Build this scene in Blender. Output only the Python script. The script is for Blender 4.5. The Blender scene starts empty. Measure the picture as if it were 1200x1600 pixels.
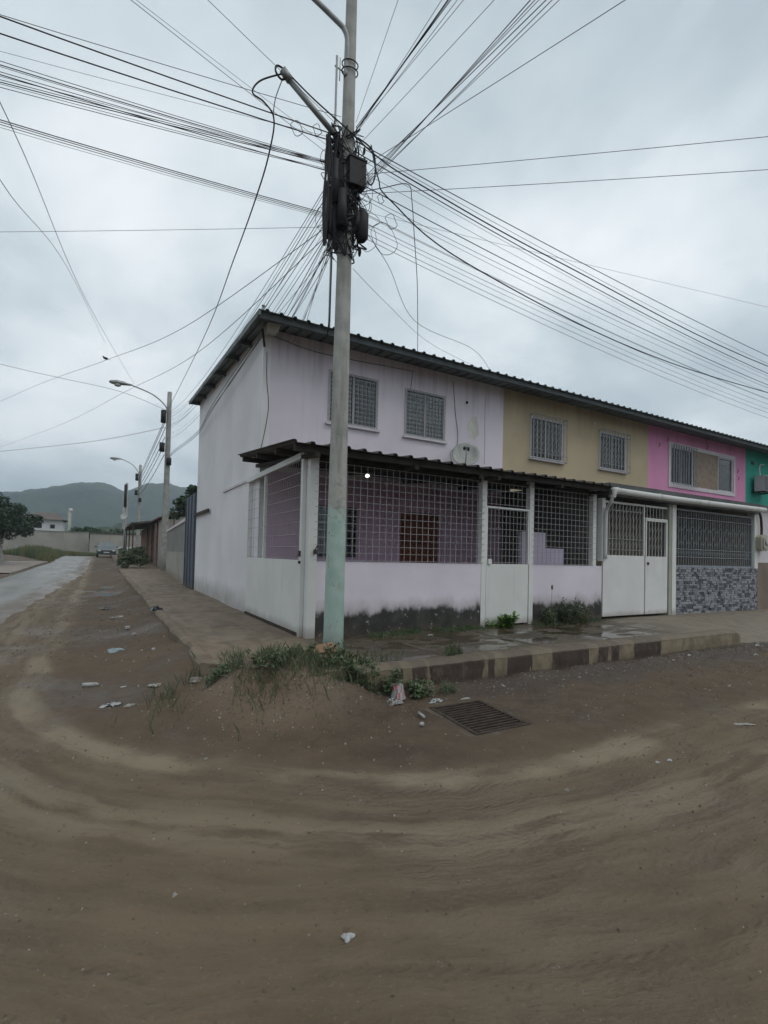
import bpy, math, random
import numpy as np
from mathutils import Vector

# ---------------------------------------------------------------- camera
sc = bpy.context.scene
rnd = random.Random(7)
cam = bpy.data.cameras.new("camera"); co = bpy.data.objects.new("camera", cam)
sc.collection.objects.link(co); sc.camera = co
YAW, PITCH, ROLL = .5187, .0257, .0237
cy_, sy_, cp_, sp_ = math.cos(YAW), math.sin(YAW), math.cos(PITCH), math.sin(PITCH)
Fv = Vector((sy_*cp_, cy_*cp_, sp_)); R0 = Vector((cy_, -sy_, 0)); U0 = R0.cross(Fv)
Rv = R0*math.cos(ROLL)+U0*math.sin(ROLL); Uv = -R0*math.sin(ROLL)+U0*math.cos(ROLL)
from mathutils import Matrix
co.matrix_world = Matrix(((Rv.x, Uv.x, -Fv.x, -2.5054), (Rv.y, Uv.y, -Fv.y, -6.4409), (Rv.z, Uv.z, -Fv.z, 1.1506), (0, 0, 0, 1)))
cam.sensor_fit = 'VERTICAL'; cam.sensor_height = 36; cam.lens = 775.495/1600*36
cam.shift_y = 49.2354/1600
cam.clip_start = .05; cam.clip_end = 6000

# ---------------------------------------------------------------- world: overcast sky
W = bpy.data.worlds.new("World"); sc.world = W; W.use_nodes = True
nt = W.node_tree; nt.nodes.clear(); N = nt.nodes.new; LK = nt.links.new
out = N('ShaderNodeOutputWorld'); bg = N('ShaderNodeBackground'); LK(bg.outputs[0], out.inputs[0])
SUN_EL, SUN_AZ = math.radians(58), math.radians(150)
sky = N('ShaderNodeTexSky'); sky.sky_type = 'NISHITA'; sky.sun_disc = False
sky.sun_elevation = SUN_EL; sky.sun_rotation = SUN_AZ
tc = N('ShaderNodeTexCoord'); sep = N('ShaderNodeSeparateXYZ'); LK(tc.outputs['Generated'], sep.inputs[0])
def mth(op, a, b=None, tree=None, clamp=False):
    t = tree or nt
    n = t.nodes.new('ShaderNodeMath'); n.operation = op; n.use_clamp = clamp
    for i, v in enumerate((a, b)):
        if v is None: continue
        if isinstance(v, (int, float)): n.inputs[i].default_value = v
        else: t.links.new(v, n.inputs[i])
    return n.outputs[0]
zz = mth('ADD', mth('MAXIMUM', sep.outputs[2], 0.0), .22)
cmb = N('ShaderNodeCombineXYZ')
LK(mth('DIVIDE', sep.outputs[0], zz), cmb.inputs[0]); LK(mth('DIVIDE', sep.outputs[1], zz), cmb.inputs[1])
n1 = N('ShaderNodeTexNoise'); n1.inputs['Scale'].default_value = 1.15; n1.inputs['Detail'].default_value = 8
n1.inputs['Roughness'].default_value = .53; n1.inputs['Distortion'].default_value = .25
mp = N('ShaderNodeMapping'); mp.inputs['Location'].default_value = (3.1, 1.7, 0); LK(cmb.outputs[0], mp.inputs[0]); LK(mp.outputs[0], n1.inputs[0])
cr = N('ShaderNodeValToRGB'); LK(n1.outputs[0], cr.inputs[0])
cr.color_ramp.interpolation = 'B_SPLINE'
els = cr.color_ramp.elements
els[0].position = .30; els[0].color = (.33, .39, .43, 1)
els[1].position = .66; els[1].color = (.80, .83, .85, 1)
e = els.new(.43); e.color = (.47, .54, .575, 1)
e = els.new(.54); e.color = (.61, .665, .695, 1)
mixs = N('ShaderNodeMix'); mixs.data_type = 'RGBA'; mixs.inputs[0].default_value = .93
sc_sky = N('ShaderNodeVectorMath'); sc_sky.operation = 'SCALE'; LK(sky.outputs[0], sc_sky.inputs[0]); sc_sky.inputs['Scale'].default_value = .1
cloudx = N('ShaderNodeVectorMath'); cloudx.operation = 'SCALE'; LK(cr.outputs[0], cloudx.inputs[0]); cloudx.inputs['Scale'].default_value = 1.0
LK(sc_sky.outputs[0], mixs.inputs[6]); LK(cloudx.outputs[0], mixs.inputs[7])
LK(mixs.outputs[2], bg.inputs[0]); bg.inputs[1].default_value = 1.36

# ---------------------------------------------------------------- sun behind the cloud
sl = bpy.data.lights.new("sun", 'SUN'); sl.energy = .7; sl.angle = math.radians(35); sl.color = (1, .94, .86)
so = bpy.data.objects.new("sun", sl); sc.collection.objects.link(so)
so.rotation_euler = (math.radians(90)-SUN_EL, 0, math.radians(180)-SUN_AZ)
sc.view_settings.view_transform = 'Standard'; sc.view_settings.look = 'None'
sc.view_settings.exposure = 0; sc.view_settings.gamma = 1; sc.view_settings.use_curve_mapping = False
sc.cycles.max_bounces = 6; sc.cycles.diffuse_bounces = 4; sc.cycles.transparent_max_bounces = 12; sc.cycles.volume_bounces = 1

# ---------------------------------------------------------------- object helpers
COL = sc.collection
wl = {}
def props(o, label=None, cat=None, group=None, kind=None):
    if label: o['label'] = label
    if cat: o['category'] = cat
    if group: o['group'] = group
    if kind: o['kind'] = kind
    return o
def thing(name, loc, label, cat, group=None):
    o = bpy.data.objects.new(name, None); o.empty_display_size = .2
    COL.objects.link(o); o.location = loc; wl[o.name] = Vector(loc)
    return props(o, label, cat, group)
def place(name, me, wloc, parent=None):
    o = bpy.data.objects.new(name, me); COL.objects.link(o)
    p = wl[parent.name] if parent else Vector((0, 0, 0))
    o.parent = parent; o.location = Vector(wloc)-p; wl[o.name] = Vector(wloc)
    return o

class MB:
    def __init__(s): s.v = []; s.f = []; s.m = []; s.sm = []
    def quad(s, a, b, c, d, m=0): s.poly((a, b, c, d), m)
    def poly(s, pts, m=0, smooth=False):
        i = len(s.v); s.v += [tuple(p) for p in pts]; s.f.append(tuple(range(i, i+len(pts)))); s.m.append(m); s.sm.append(smooth)
    def box(s, x0, x1, y0, y1, z0, z1, m=0):
        i = len(s.v)
        s.v += [(x, y, z) for x in (x0, x1) for y in (y0, y1) for z in (z0, z1)]
        for f in ((0, 1, 3, 2), (4, 6, 7, 5), (0, 4, 5, 1), (2, 3, 7, 6), (0, 2, 6, 4), (1, 5, 7, 3)):
            s.f.append(tuple(i+k for k in f)); s.m.append(m); s.sm.append(False)
        return s
    def tube(s, pts, r, n=6, m=0, cap=True, smooth=True):
        pts = [Vector(p) for p in pts]
        rr = r if isinstance(r, (list, tuple)) else [r]*len(pts)
        base = len(s.v); K = len(pts); prev = None
        for k, p in enumerate(pts):
            t = (pts[min(k+1, K-1)]-pts[max(k-1, 0)])
            if t.length < 1e-9: t = Vector((0, 0, 1))
            t.normalize()
            if prev is None:
                a = Vector((0, 0, 1)) if abs(t.z) < .9 else Vector((1, 0, 0))
            else: a = prev
            u = (a-t*a.dot(t)).normalized(); w = t.cross(u); prev = u
            for j in range(n):
                an = 2*math.pi*j/n
                s.v.append(tuple(p+(u*math.cos(an)+w*math.sin(an))*rr[k]))
        for k in range(K-1):
            for j in range(n):
                a = base+k*n+j; b = base+k*n+(j+1) % n
                s.f.append((a, b, b+n, a+n)); s.m.append(m); s.sm.append(smooth)
        if cap:
            s.f.append(tuple(base+j for j in range(n))[::-1]); s.m.append(m); s.sm.append(False)
            s.f.append(tuple(base+(K-1)*n+j for j in range(n))); s.m.append(m); s.sm.append(False)
        return s
    def ball(s, c, rx, ry, rz, nu=10, nv=6, m=0, jit=0):
        base = len(s.v); c = Vector(c)
        for i in range(nv+1):
            th = math.pi*i/nv
            for j in range(nu):
                ph = 2*math.pi*j/nu; q = 1+rnd.uniform(-jit, jit)
                s.v.append((c.x+rx*q*math.sin(th)*math.cos(ph), c.y+ry*q*math.sin(th)*math.sin(ph), c.z+rz*q*math.cos(th)))
        for i in range(nv):
            for j in range(nu):
                a = base+i*nu+j; b = base+i*nu+(j+1) % nu
                s.f.append((a, a+nu, b+nu, b)); s.m.append(m); s.sm.append(jit == 0)
        return s
    def mesh(s, name, mats, o=(0, 0, 0)):
        me = bpy.data.meshes.new(name)
        ox, oy, oz = o
        me.from_pydata([(a-ox, b-oy, c-oz) for a, b, c in s.v], [], s.f)
        for mt in (mats if isinstance(mats, (list, tuple)) else [mats]): me.materials.append(mt)
        me.polygons.foreach_set('material_index', s.m); me.polygons.foreach_set('use_smooth', s.sm)
        me.update(); return me
    def build(s, name, mats, parent=None, origin=None, **kw):
        a = np.array(s.v); lo, hi = a.min(0), a.max(0)
        o = origin or (float(lo[0]+hi[0])/2, float(lo[1]+hi[1])/2, float(lo[2]))
        ob = place(name, s.mesh(name, mats, o), o, parent)
        return props(ob, **kw)

_cache = {}
def bar(axis, length, r, mat, wloc, parent, name='bar', flat=None):
    """one square bar along an axis starting at wloc; alike bars share mesh data"""
    key = (axis, round(length, 3), r, mat.name, flat)
    if key not in _cache:
        b = MB(); h = flat or r
        if axis == 'x': b.box(0, length, -h, h, -r, r)
        elif axis == 'y': b.box(-h, h, 0, length, -r, r)
        else: b.box(-r, r, -h, h, 0, length)
        _cache[key] = b.mesh('bar', mat)
    return place(name, _cache[key], wloc, parent)

# ---------------------------------------------------------------- noise for numpy terrain
def vnoise(x, y, seed=0):
    xi = np.floor(x).astype(np.int64); yi = np.floor(y).astype(np.int64); fx = x-xi; fy = y-yi
    fx = fx*fx*(3-2*fx); fy = fy*fy*(3-2*fy)
    def h(a, b):
        n = (a*374761393+b*668265263+seed*974634777) & 0xffffffff
        n = ((n ^ (n >> 13))*1274126177) & 0xffffffff
        return ((n ^ (n >> 16)) & 0xffff)/65535.0*2-1
    return (h(xi, yi)*(1-fx)+h(xi+1, yi)*fx)*(1-fy)+(h(xi, yi+1)*(1-fx)+h(xi+1, yi+1)*fx)*fy
def fbm(x, y, o=4, seed=0):
    a, s = 0, 1.0
    for k in range(o): a = a+vnoise(x*2**k+17.3*k, y*2**k-9.1*k, seed+k)*s; s *= .5
    return a
def zf(y):
    t = np.clip((np.asarray(y, float)-18)/34, 0, 1); return .7*t*t*(3-2*t)
def rho(x, y):
    return np.hypot(np.maximum(.7-x, 0), np.maximum(-.2-y, 0))
def sm(a, b, v):
    t = np.clip((v-a)/(b-a), 0, 1); return t*t*(3-2*t)
def H(x, y):
    x = np.asarray(x, float); y = np.asarray(y, float)
    z = -.28+zf(y)
    near = np.exp(-((x+1)**2+(y+2)**2)/900)
    z = z+(.012*fbm(x*1.3, y*1.3, 4, 3)+.006*fbm(x*9, y*9, 3, 5))*near
    r = rho(x, y)
    rb = sm(3.5, 3.8, r)*(1-sm(5.6, 6.2, r))
    rip = fbm(r*13, (x-y)*.45, 4, 9)
    z = z+.004*rip*rb*near-.014*np.exp(-((r-4.15)/.16)**2)*near-.014*np.exp(-((r-5.2)/.2)**2)*near+.012*np.exp(-((r-3.8)/.12)**2)*near+.004*fbm(x*14, y*14, 2, 51)*near
    z = z+.215*(1+.22*fbm(y*.9, x*0+2.2, 3, 44))*np.exp(-((x+1.5)/.6)**2)*sm(-1.6, -.4, y)*(1-sm(30, 40, y))
    mn = 1+.3*fbm(x*2.5, y*2.5, 3, 21)
    z = z+.36*np.exp(-(((x+.98)/.74)**2+((y+1.72)/.56)**2)**1.35)*mn+.14*np.exp(-((x+.42)/.42)**2-((y+2.22)/.28)**2)*mn+(.04*fbm(x*5, y*5, 3, 23)+.022*fbm(x*17, y*17, 2, 33))*np.exp(-((x+.9)/.8)**2-((y+1.8)/.7)**2)
    z = z+.03*np.exp(-((y+2.0)/.15)**2)*sm(.1, .4, x)*(1-sm(6, 7, x))*(1+.6*fbm(x*3, y*3, 2, 4))
    pm_ = np.exp(-(((x+2.15)/.5)**2+((y-13.5)/4.2)**2)**2); z = z*(1-pm_)+(-.305+.02*fbm(x*3, y*1.2, 3, 41))*pm_
    pit = (x > .2) & (x < .84) & (y > -3.3) & (y < -2.52)
    gm_ = np.exp(-(((x-.53)/.75)**2+((y+2.9)/.65)**2)**2); z = z*(1-gm_)+(-.285+.003*fbm(x*6, y*6, 2, 61))*gm_
    z = np.where(pit, -.37+.02*fbm(x*9, y*9, 2, 71), z)
    z = np.where((x < -3.2-.0*y) & (y > 2.5) & (y < 62), np.minimum(z, -.30+zf(y)), z)
    under = (x > -1.45) & (y > -1.75) & (y < 56)
    z = np.where(under, np.minimum(z, -.30+zf(y)*.9), z)
    return z

# ---------------------------------------------------------------- materials
def newmat(name):
    m = bpy.data.materials.new(name); m.use_nodes = True; t = m.node_tree
    return m, t, t.nodes['Principled BSDF']
def mixc(t, fac, a, b):
    n = t.nodes.new('ShaderNodeMix'); n.data_type = 'RGBA'
    for i, v in ((0, fac), (6, a), (7, b)):
        if isinstance(v, (int, float)): n.inputs[i].default_value = v
        elif isinstance(v, (tuple, list)): n.inputs[i].default_value = (*v[:3], 1)
        else: t.links.new(v, n.inputs[i])
    return n.outputs[2]
def noise(t, vec, scale, detail=5, rough=.55, dist=0):
    n = t.nodes.new('ShaderNodeTexNoise'); n.inputs['Scale'].default_value = scale
    n.inputs['Detail'].default_value = detail; n.inputs['Roughness'].default_value = rough; n.inputs['Distortion'].default_value = dist
    t.links.new(vec, n.inputs['Vector']); return n.outputs[0]
def ramp(t, v, a, b, lo=0., hi=1.):
    n = t.nodes.new('ShaderNodeMapRange'); n.interpolation_type = 'SMOOTHSTEP'
    t.links.new(v, n.inputs[0])
    for i, k in enumerate((a, b, lo, hi)): n.inputs[i+1].default_value = k
    return n.outputs[0]
def scalev(t, vec, s):
    n = t.nodes.new('ShaderNodeVectorMath'); n.operation = 'MULTIPLY'; t.links.new(vec, n.inputs[0]); n.inputs[1].default_value = s
    return n.outputs[0]
def bump(t, b, h, strength, dist=.01):
    n = t.nodes.new('ShaderNodeBump'); n.inputs['Strength'].default_value = strength; n.inputs['Distance'].default_value = dist
    t.links.new(h, n.inputs['Height']); t.links.new(n.outputs[0], b.inputs['Normal'])
def surf(name, c, var=.12, scale=1.2, rough=.85, bmp=.25, bscale=60, streak=0, streakc=(.12, .11, .10), stain=None, dirt=0, metal=0, spec=.3, coat=None, eave=0):
    """painted plaster / metal / timber: colour c with blotches, vertical run marks and a mould band at the foot"""
    m, t, b = newmat(name)
    g = t.nodes.new('ShaderNodeNewGeometry').outputs['Position']
    n = noise(t, g, scale, 6)
    lo = tuple(max(0, k*(1-var)) for k in c); hi = tuple(min(1, k*(1+var)) for k in c)
    col = mixc(t, ramp(t, n, .3, .7), lo, hi)
    if streak:
        s = noise(t, scalev(t, g, (7, 7, .5)), 1.0, 4)
        s2 = noise(t, g, .8, 3)
        f = mth('MULTIPLY', ramp(t, s, .54, .72), ramp(t, s2, .4, .65), t)
        col = mixc(t, mth('MULTIPLY', f, streak, t), col, streakc)
    if coat:   # older paint showing in flakes
        f = ramp(t, noise(t, g, coat[1], 8, .7), coat[2], coat[2]+.04)
        col = mixc(t, f, col, coat[0])
    sx = t.nodes.new('ShaderNodeSeparateXYZ'); t.links.new(g, sx.inputs[0])
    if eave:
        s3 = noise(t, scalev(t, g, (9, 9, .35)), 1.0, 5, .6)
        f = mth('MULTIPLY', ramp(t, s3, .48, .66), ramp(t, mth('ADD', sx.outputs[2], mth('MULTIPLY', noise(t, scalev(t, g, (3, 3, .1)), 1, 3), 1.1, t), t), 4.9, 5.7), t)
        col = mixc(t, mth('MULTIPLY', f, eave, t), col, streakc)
    if dirt:
        f = mth('SUBTRACT', ramp(t, sx.outputs[2], .0, dirt, 1, 0), mth('MULTIPLY', noise(t, g, 3, 5), .7, t), t, True)
        col = mixc(t, mth('MULTIPLY', f, .8, t), col, (.17, .13, .09))
    if stain:
        sc_, ztop, amp = stain
        w = mth('ADD', sx.outputs[2], mth('MULTIPLY', mth('SUBTRACT', noise(t, scalev(t, g, (1, 1, .5)), 3.2, 7, .65), .5, t), amp, t), t)
        w = mth('ADD', w, mth('MULTIPLY', mth('SUBTRACT', noise(t, scalev(t, g, (1, 1, .6)), 15, 5, .65), .5, t), .10, t), t)
        f = ramp(t, w, ztop-.07, ztop+.06, 1, 0)
        sc2 = mixc(t, ramp(t, noise(t, g, 4.5, 6), .35, .7), sc_, tuple(k*2.2+.006 for k in sc_))
        hole = ramp(t, noise(t, g, 9, 7, .7), .60, .66, 1, .35)
        col = mixc(t, mth('MULTIPLY', mth('MULTIPLY', f, .97, t), hole, t), col, sc2)
        tide = ramp(t, w, ztop+.02, ztop+.20, 1, 0)
        col = mixc(t, mth('MULTIPLY', mth('MULTIPLY', tide, mth('SUBTRACT', 1., f, t), t), .35, t), col, (.22, .19, .15))
        mud = mth('MULTIPLY', ramp(t, sx.outputs[2], .03, .14, 1, 0), ramp(t, noise(t, g, 6, 5), .4, .6), t)
        col = mixc(t, mth('MULTIPLY', mud, .7, t), col, (.10, .075, .05))
    t.links.new(col, b.inputs['Base Color'])
    b.inputs['Roughness'].default_value = rough; b.inputs['Metallic'].default_value = metal
    b.inputs['Specular IOR Level'].default_value = spec
    if bmp: bump(t, b, noise(t, g, bscale, 4), bmp, .004)
    return m
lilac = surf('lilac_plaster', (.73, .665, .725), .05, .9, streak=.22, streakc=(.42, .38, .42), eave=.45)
lilac_side = surf('lilac_white_plaster', (.74, .72, .725), .06, .7, streak=.12, streakc=(.3, .28, .3), dirt=.8)
lilac_low = surf('lilac_porch_plaster', (.70, .64, .70), .06, 1.2, stain=((.017, .017, .012), .36, .42))
maroon_in = surf('porch_back_wall_plaster', (.64, .44, .57), .08, 1.2)
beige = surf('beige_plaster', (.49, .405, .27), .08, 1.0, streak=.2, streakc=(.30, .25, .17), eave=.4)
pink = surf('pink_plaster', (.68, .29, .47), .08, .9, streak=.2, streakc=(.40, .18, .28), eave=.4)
teal = surf('teal_plaster', (.04, .33, .25), .10, .9, streak=.25, streakc=(.03, .12, .09))
whitewall = surf('white_plaster', (.60, .56, .58), .06, .9, streak=.2)
brownwall = surf('brown_plaster', (.20, .155, .125), .15, 1.5)
whitem = surf('white_painted_metal', (.68, .68, .65), .05, 1.5, rough=.5, bmp=.08, bscale=20, streak=.12, dirt=.3)
gatem = surf('white_gate_sheet', (.68, .665, .65), .05, 1.5, rough=.45, bmp=.25, bscale=3, dirt=.25, streak=.25, streakc=(.35, .27, .2))
greypost = surf('grey_green_pillar', (.34, .34, .29), .1, 3, streak=.3)
barm = surf('white_bar_paint', (.36, .35, .345), .12, 9, rough=.5, bmp=0)
bargrey = surf('grey_bar_paint', (.24, .26, .28), .12, 9, rough=.5, bmp=0)
roofm = surf('weathered_metal_sheet', (.16, .185, .18), .25, 1.3, rough=.6, metal=.2, bmp=.1, streak=.3)
porchroofm = surf('dark_old_sheet', (.075, .068, .06), .3, 2.5, rough=.8, bmp=.15)
fasciam = surf('dark_timber', (.05, .045, .04), .3, 4, rough=.9)
purlinm = surf('purlin_steel', (.10, .115, .118), .2, 4, rough=.7)
frosty = surf('aluminium_frame', (.50, .50, .52), .05, 5, rough=.5, bmp=0)
surround = surf('plaster_surround', (.62, .58, .60), .06, 5, bmp=.1)
concrete_pole = surf('concrete', (.30, .30, .275), .16, 4, bmp=.4, bscale=45, streak=.5, streakc=(.15, .15, .13))
brown_door = surf('brown_door_wood', (.20, .062, .032), .25, 5, rough=.5, bmp=.1)
darkgate = surf('slate_gate_sheet', (.085, .10, .125), .12, 2, rough=.55, bmp=.1, bscale=9, dirt=.3)
farwallm = surf('cement_wall', (.33, .31, .27), .12, .6, dirt=.5)
greyblock = surf('grey_block_wall', (.22, .22, .20), .12, 1)
blackp = surf('black_plastic', (.012, .012, .014), .2, 8, rough=.55, bmp=.05)
cablem = surf('cable_sheath', (.018, .018, .022), .2, 6, rough=.6, bmp=0)
cablegrey = surf('haze_grey_cable_sheath', (.07, .075, .085), .2, 6, rough=.7, bmp=0)  # haze put into the colour: paler grey than the black sheath
galv = surf('galvanised_steel', (.28, .29, .29), .15, 8, rough=.5, metal=.5, bmp=.05)
rustm = surf('rusty_steel', (.05, .036, .028), .35, 14, rough=.8, bmp=.3)
pvcm = surf('white_pvc', (.55, .55, .52), .05, 2, rough=.4, bmp=0, streak=.3)
lampglass = surf('lamp_lens', (.45, .46, .45), .05, 9, rough=.2, bmp=0)
dishm = surf('dish_paint', (.40, .41, .38), .08, 6, rough=.5, bmp=0, streak=.3)
meterm = surf('meter_box_plastic', (.42, .40, .32), .1, 9, rough=.5, bmp=0)
plym = surf('plywood', (.27, .21, .16), .15, 7, rough=.8)
curtainm = surf('grey_curtain', (.66, .66, .66), .15, 12, rough=.9, bmp=0)
wood = surf('weathered_wood', (.10, .065, .045), .3, 3, rough=.9, streak=.4)
tinm = surf('rust_tin_roof', (.13, .06, .045), .35, 2, rough=.8)
def glassm():
    m, t, b = newmat('window_glass')
    tr = t.nodes.new('ShaderNodeBsdfTransparent'); tr.inputs[0].default_value = (.62, .68, .67, 1)
    gl = t.nodes.new('ShaderNodeBsdfGlossy'); gl.inputs['Roughness'].default_value = .06
    fr = t.nodes.new('ShaderNodeFresnel'); fr.inputs[0].default_value = 1.5
    mx = t.nodes.new('ShaderNodeMixShader'); t.links.new(mth('ADD', fr.outputs[0], .05, t), mx.inputs[0])
    t.links.new(tr.outputs[0], mx.inputs[1]); t.links.new(gl.outputs[0], mx.inputs[2])
    t.links.new(mx.outputs[0], t.nodes['Material Output'].inputs[0]); return m
glass = glassm()
def polepaint():
    m, t, b = newmat('pole_concrete_with_mint_foot')
    g = t.nodes.new('ShaderNodeNewGeometry').outputs['Position']
    sx = t.nodes.new('ShaderNodeSeparateXYZ'); t.links.new(g, sx.inputs[0])
    con = mixc(t, ramp(t, noise(t, g, 4, 6), .3, .7), (.30, .30, .27), (.42, .415, .385))
    con = mixc(t, mth('MULTIPLY', ramp(t, noise(t, scalev(t, g, (12, 12, 1.2)), 1, 4), .5, .7), .5, t), con, (.17, .165, .14))
    mint = mixc(t, ramp(t, noise(t, g, 5, 6), .3, .7), (.31, .42, .365), (.40, .50, .45))
    mint = mixc(t, ramp(t, noise(t, scalev(t, g, (9, 9, 3)), 1.5, 7, .7), .58, .64), mint, (.30, .33, .28))
    z = mth('ADD', sx.outputs[2], mth('MULTIPLY', noise(t, g, 9, 4), .12, t), t)
    f = mth('MULTIPLY', ramp(t, z, 1.72, 1.95, 1, 0), ramp(t, mth('ADD', z, noise(t, g, 22, 5), t), 2.2, 2.4, 1, 0), t)
    col = mixc(t, f, con, mint)
    # torn notices pasted at shoulder height
    pz = ramp(t, mth('ABSOLUTE', mth('SUBTRACT', sx.outputs[2], 1.93, t), None, t), .2, .3, 1, 0)
    pf = mth('MULTIPLY', pz, ramp(t, noise(t, g, 9, 6, .65), .47, .5), t)
    col = mixc(t, mth('MULTIPLY', pf, .7, t), col, (.42, .40, .36))
    sp = ramp(t, noise(t, g, 26, 3), .66, .7)
    col = mixc(t, mth('MULTIPLY', sp, .6, t), col, (.08, .07, .06))
    t.links.new(col, b.inputs['Base Color']); b.inputs['Roughness'].default_value = .85
    bump(t, b, noise(t, g, 30, 6), .5, .006); return m
polem = polepaint()
def leafm(name, c, c2):
    m, t, b = newmat(name)
    g = t.nodes.new('ShaderNodeNewGeometry')
    o = mixc(t, ramp(t, noise(t, g.outputs['Position'], 6, 3), .3, .7), c, c2)
    o = mixc(t, mth('MULTIPLY', g.outputs['Random Per Island'], .6, t), o, tuple(k*1.7 for k in c2))
    t.links.new(o, b.inputs['Base Color']); b.inputs['Roughness'].default_value = .6; b.inputs['Specular IOR Level'].default_value = .3
    return m
leaf_g = leafm('weed_leaf', (.045, .068, .032), (.085, .11, .055))
leaf_b = leafm('bright_leaf', (.06, .12, .02), (.09, .17, .03))
leaf_dry = leafm('dry_grass_blade', (.14, .12, .06), (.10, .11, .04))
leaf_t = leafm('tree_leaf', (.020, .040, .022), (.038, .065, .034))
barkm = surf('bark', (.10, .085, .07), .3, 9, rough=.95, bmp=.6, bscale=30)
palem = surf('pale_bark', (.30, .29, .27), .2, 5, rough=.95)

def dirtmat():
    m, t, b = newmat('wet_dirt')
    g = t.nodes.new('ShaderNodeNewGeometry').outputs['Position']
    sx = t.nodes.new('ShaderNodeSeparateXYZ'); t.links.new(g, sx.inputs[0]); X, Y, Z = sx.outputs
    big = noise(t, g, .55, 6, .6)
    col = mixc(t, ramp(t, big, .32, .68), (.062, .041, .025), (.110, .076, .046))
    med = noise(t, g, 4.5, 7, .65)
    col = mixc(t, ramp(t, med, .35, .72, 0, .6), col, (.118, .084, .052))
    dx = mth('MAXIMUM', mth('SUBTRACT', .7, X, t), 0., t); dy = mth('MAXIMUM', mth('SUBTRACT', -.2, Y, t), 0., t)
    wob = mth('MULTIPLY', mth('SUBTRACT', noise(t, g, .7, 3), .5, t), .35, t)
    r = mth('ADD', mth('SQRT', mth('ADD', mth('MULTIPLY', dx, dx, t), mth('MULTIPLY', dy, dy, t), t), None, t), wob, t)
    s = mth('SUBTRACT', X, Y, t)
    cv = t.nodes.new('ShaderNodeCombineXYZ'); t.links.new(mth('MULTIPLY', r, 7., t), cv.inputs[0]); t.links.new(mth('MULTIPLY', s, .9, t), cv.inputs[1])
    tr = noise(t, cv.outputs[0], 1.0, 6, .6)
    band = mth('MULTIPLY', ramp(t, r, 3.45, 3.8), ramp(t, r, 5.3, 6.1, 1, 0), t)
    f = mth('MULTIPLY', band, ramp(t, tr, .36, .62), t)
    col = mixc(t, mth('MULTIPLY', f, .45, t), col, (.185, .140, .088))
    col = mixc(t, mth('MULTIPLY', band, .34, t), col, (.155, .116, .074))
    f2 = mth('MULTIPLY', ramp(t, mth('ABSOLUTE', mth('SUBTRACT', r, 3.82, t), None, t), .05, .2, 1, 0), ramp(t, noise(t, g, 1.1, 4), .4, .6), t)
    col = mixc(t, mth('MULTIPLY', f2, .85, t), col, (.235, .19, .13))
    fr = mth('MULTIPLY', ramp(t, mth('ABSOLUTE', mth('SUBTRACT', r, 4.45, t), None, t), .03, .30, 1, 0), ramp(t, tr, .40, .52), t)
    col = mixc(t, mth('MULTIPLY', fr, .45, t), col, (.235, .19, .13))
    gr = None
    for r0, w_, g0 in ((3.78, .045, .44), (3.98, .03, .5), (4.30, .05, .42), (4.52, .03, .5), (4.78, .06, .46), (5.12, .04, .46)):
        ln = mth('MULTIPLY', ramp(t, mth('ABSOLUTE', mth('SUBTRACT', r, r0+.17, t), None, t), w_*.2, w_*.95, 1, 0), ramp(t, noise(t, scalev(t, g, (1, 1.3, 1)), .9+r0*.07, 3), g0-.04, g0+.05), t)
        gr = ln if gr is None else mth('MAXIMUM', gr, ln, t)
    col = mixc(t, mth('MULTIPLY', gr, .30, t), col, (.085, .060, .038))
    fd = mth('MULTIPLY', band, ramp(t, tr, .44, .34), t)
    col = mixc(t, mth('MULTIPLY', fd, .3, t), col, (.08, .058, .038))
    f3 = mth('MULTIPLY', band, ramp(t, tr, .5, .38), t)
    # tread chevrons pressed into the mud
    wv = t.nodes.new('ShaderNodeTexWave'); wv.inputs['Scale'].default_value = 1.0; wv.bands_direction = 'X'
    cw = t.nodes.new('ShaderNodeCombineXYZ'); t.links.new(mth('ADD', mth('MULTIPLY', s, 3.2, t), mth('MULTIPLY', mth('PINGPONG', r, .12, t), 6., t), t), cw.inputs[0])
    t.links.new(cw.outputs[0], wv.inputs[0]); wv.inputs['Distortion'].default_value = .6
    trd = mth('MULTIPLY', mth('MULTIPLY', wv.outputs[1], band, t), ramp(t, noise(t, cv.outputs[0], .8, 2), .52, .6), t)
    # damp gutter strip along the front kerb
    wet = mth('MULTIPLY', ramp(t, mth('ADD', Y, mth('MULTIPLY', noise(t, g, 1.2, 5), 1.5, t), t), -2.1, -1.45), ramp(t, X, .3, 1.2), t)
    wet = mth('MULTIPLY', wet, ramp(t, Y, -1.2, 0., 1, 0), t)
    col = mixc(t, mth('MULTIPLY', wet, .7, t), col, (.058, .045, .038))
    # mound: paler subsoil
    mdx = mth('ADD', X, 1.0, t); mdy = mth('ADD', Y, 1.75, t)
    md = ramp(t, mth('ADD', mth('SQRT', mth('ADD', mth('MULTIPLY', mdx, mdx, t), mth('MULTIPLY', mdy, mdy, t), t), None, t), mth('MULTIPLY', med, .4, t), t), .75, 1.15, 1, 0)
    col = mixc(t, mth('MULTIPLY', md, .65, t), col, (.17, .125, .088))
    # far ground goes to dry grass and scrub
    far = ramp(t, mth('ADD', Y, mth('MULTIPLY', noise(t, g, .3, 4), 8, t), t), 62, 68)
    col = mixc(t, far, col, (.07, .075, .04))
    peb = noise(t, g, 42, 3, .6)
    col = mixc(t, mth('MULTIPLY', ramp(t, peb, .62, .7), .3, t), col, (.21, .18, .14))
    col = mixc(t, mth('MULTIPLY', ramp(t, noise(t, g, 17, 4), .63, .70), .4, t), col, (.055, .040, .028))
    t.links.new(col, b.inputs['Base Color'])
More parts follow.
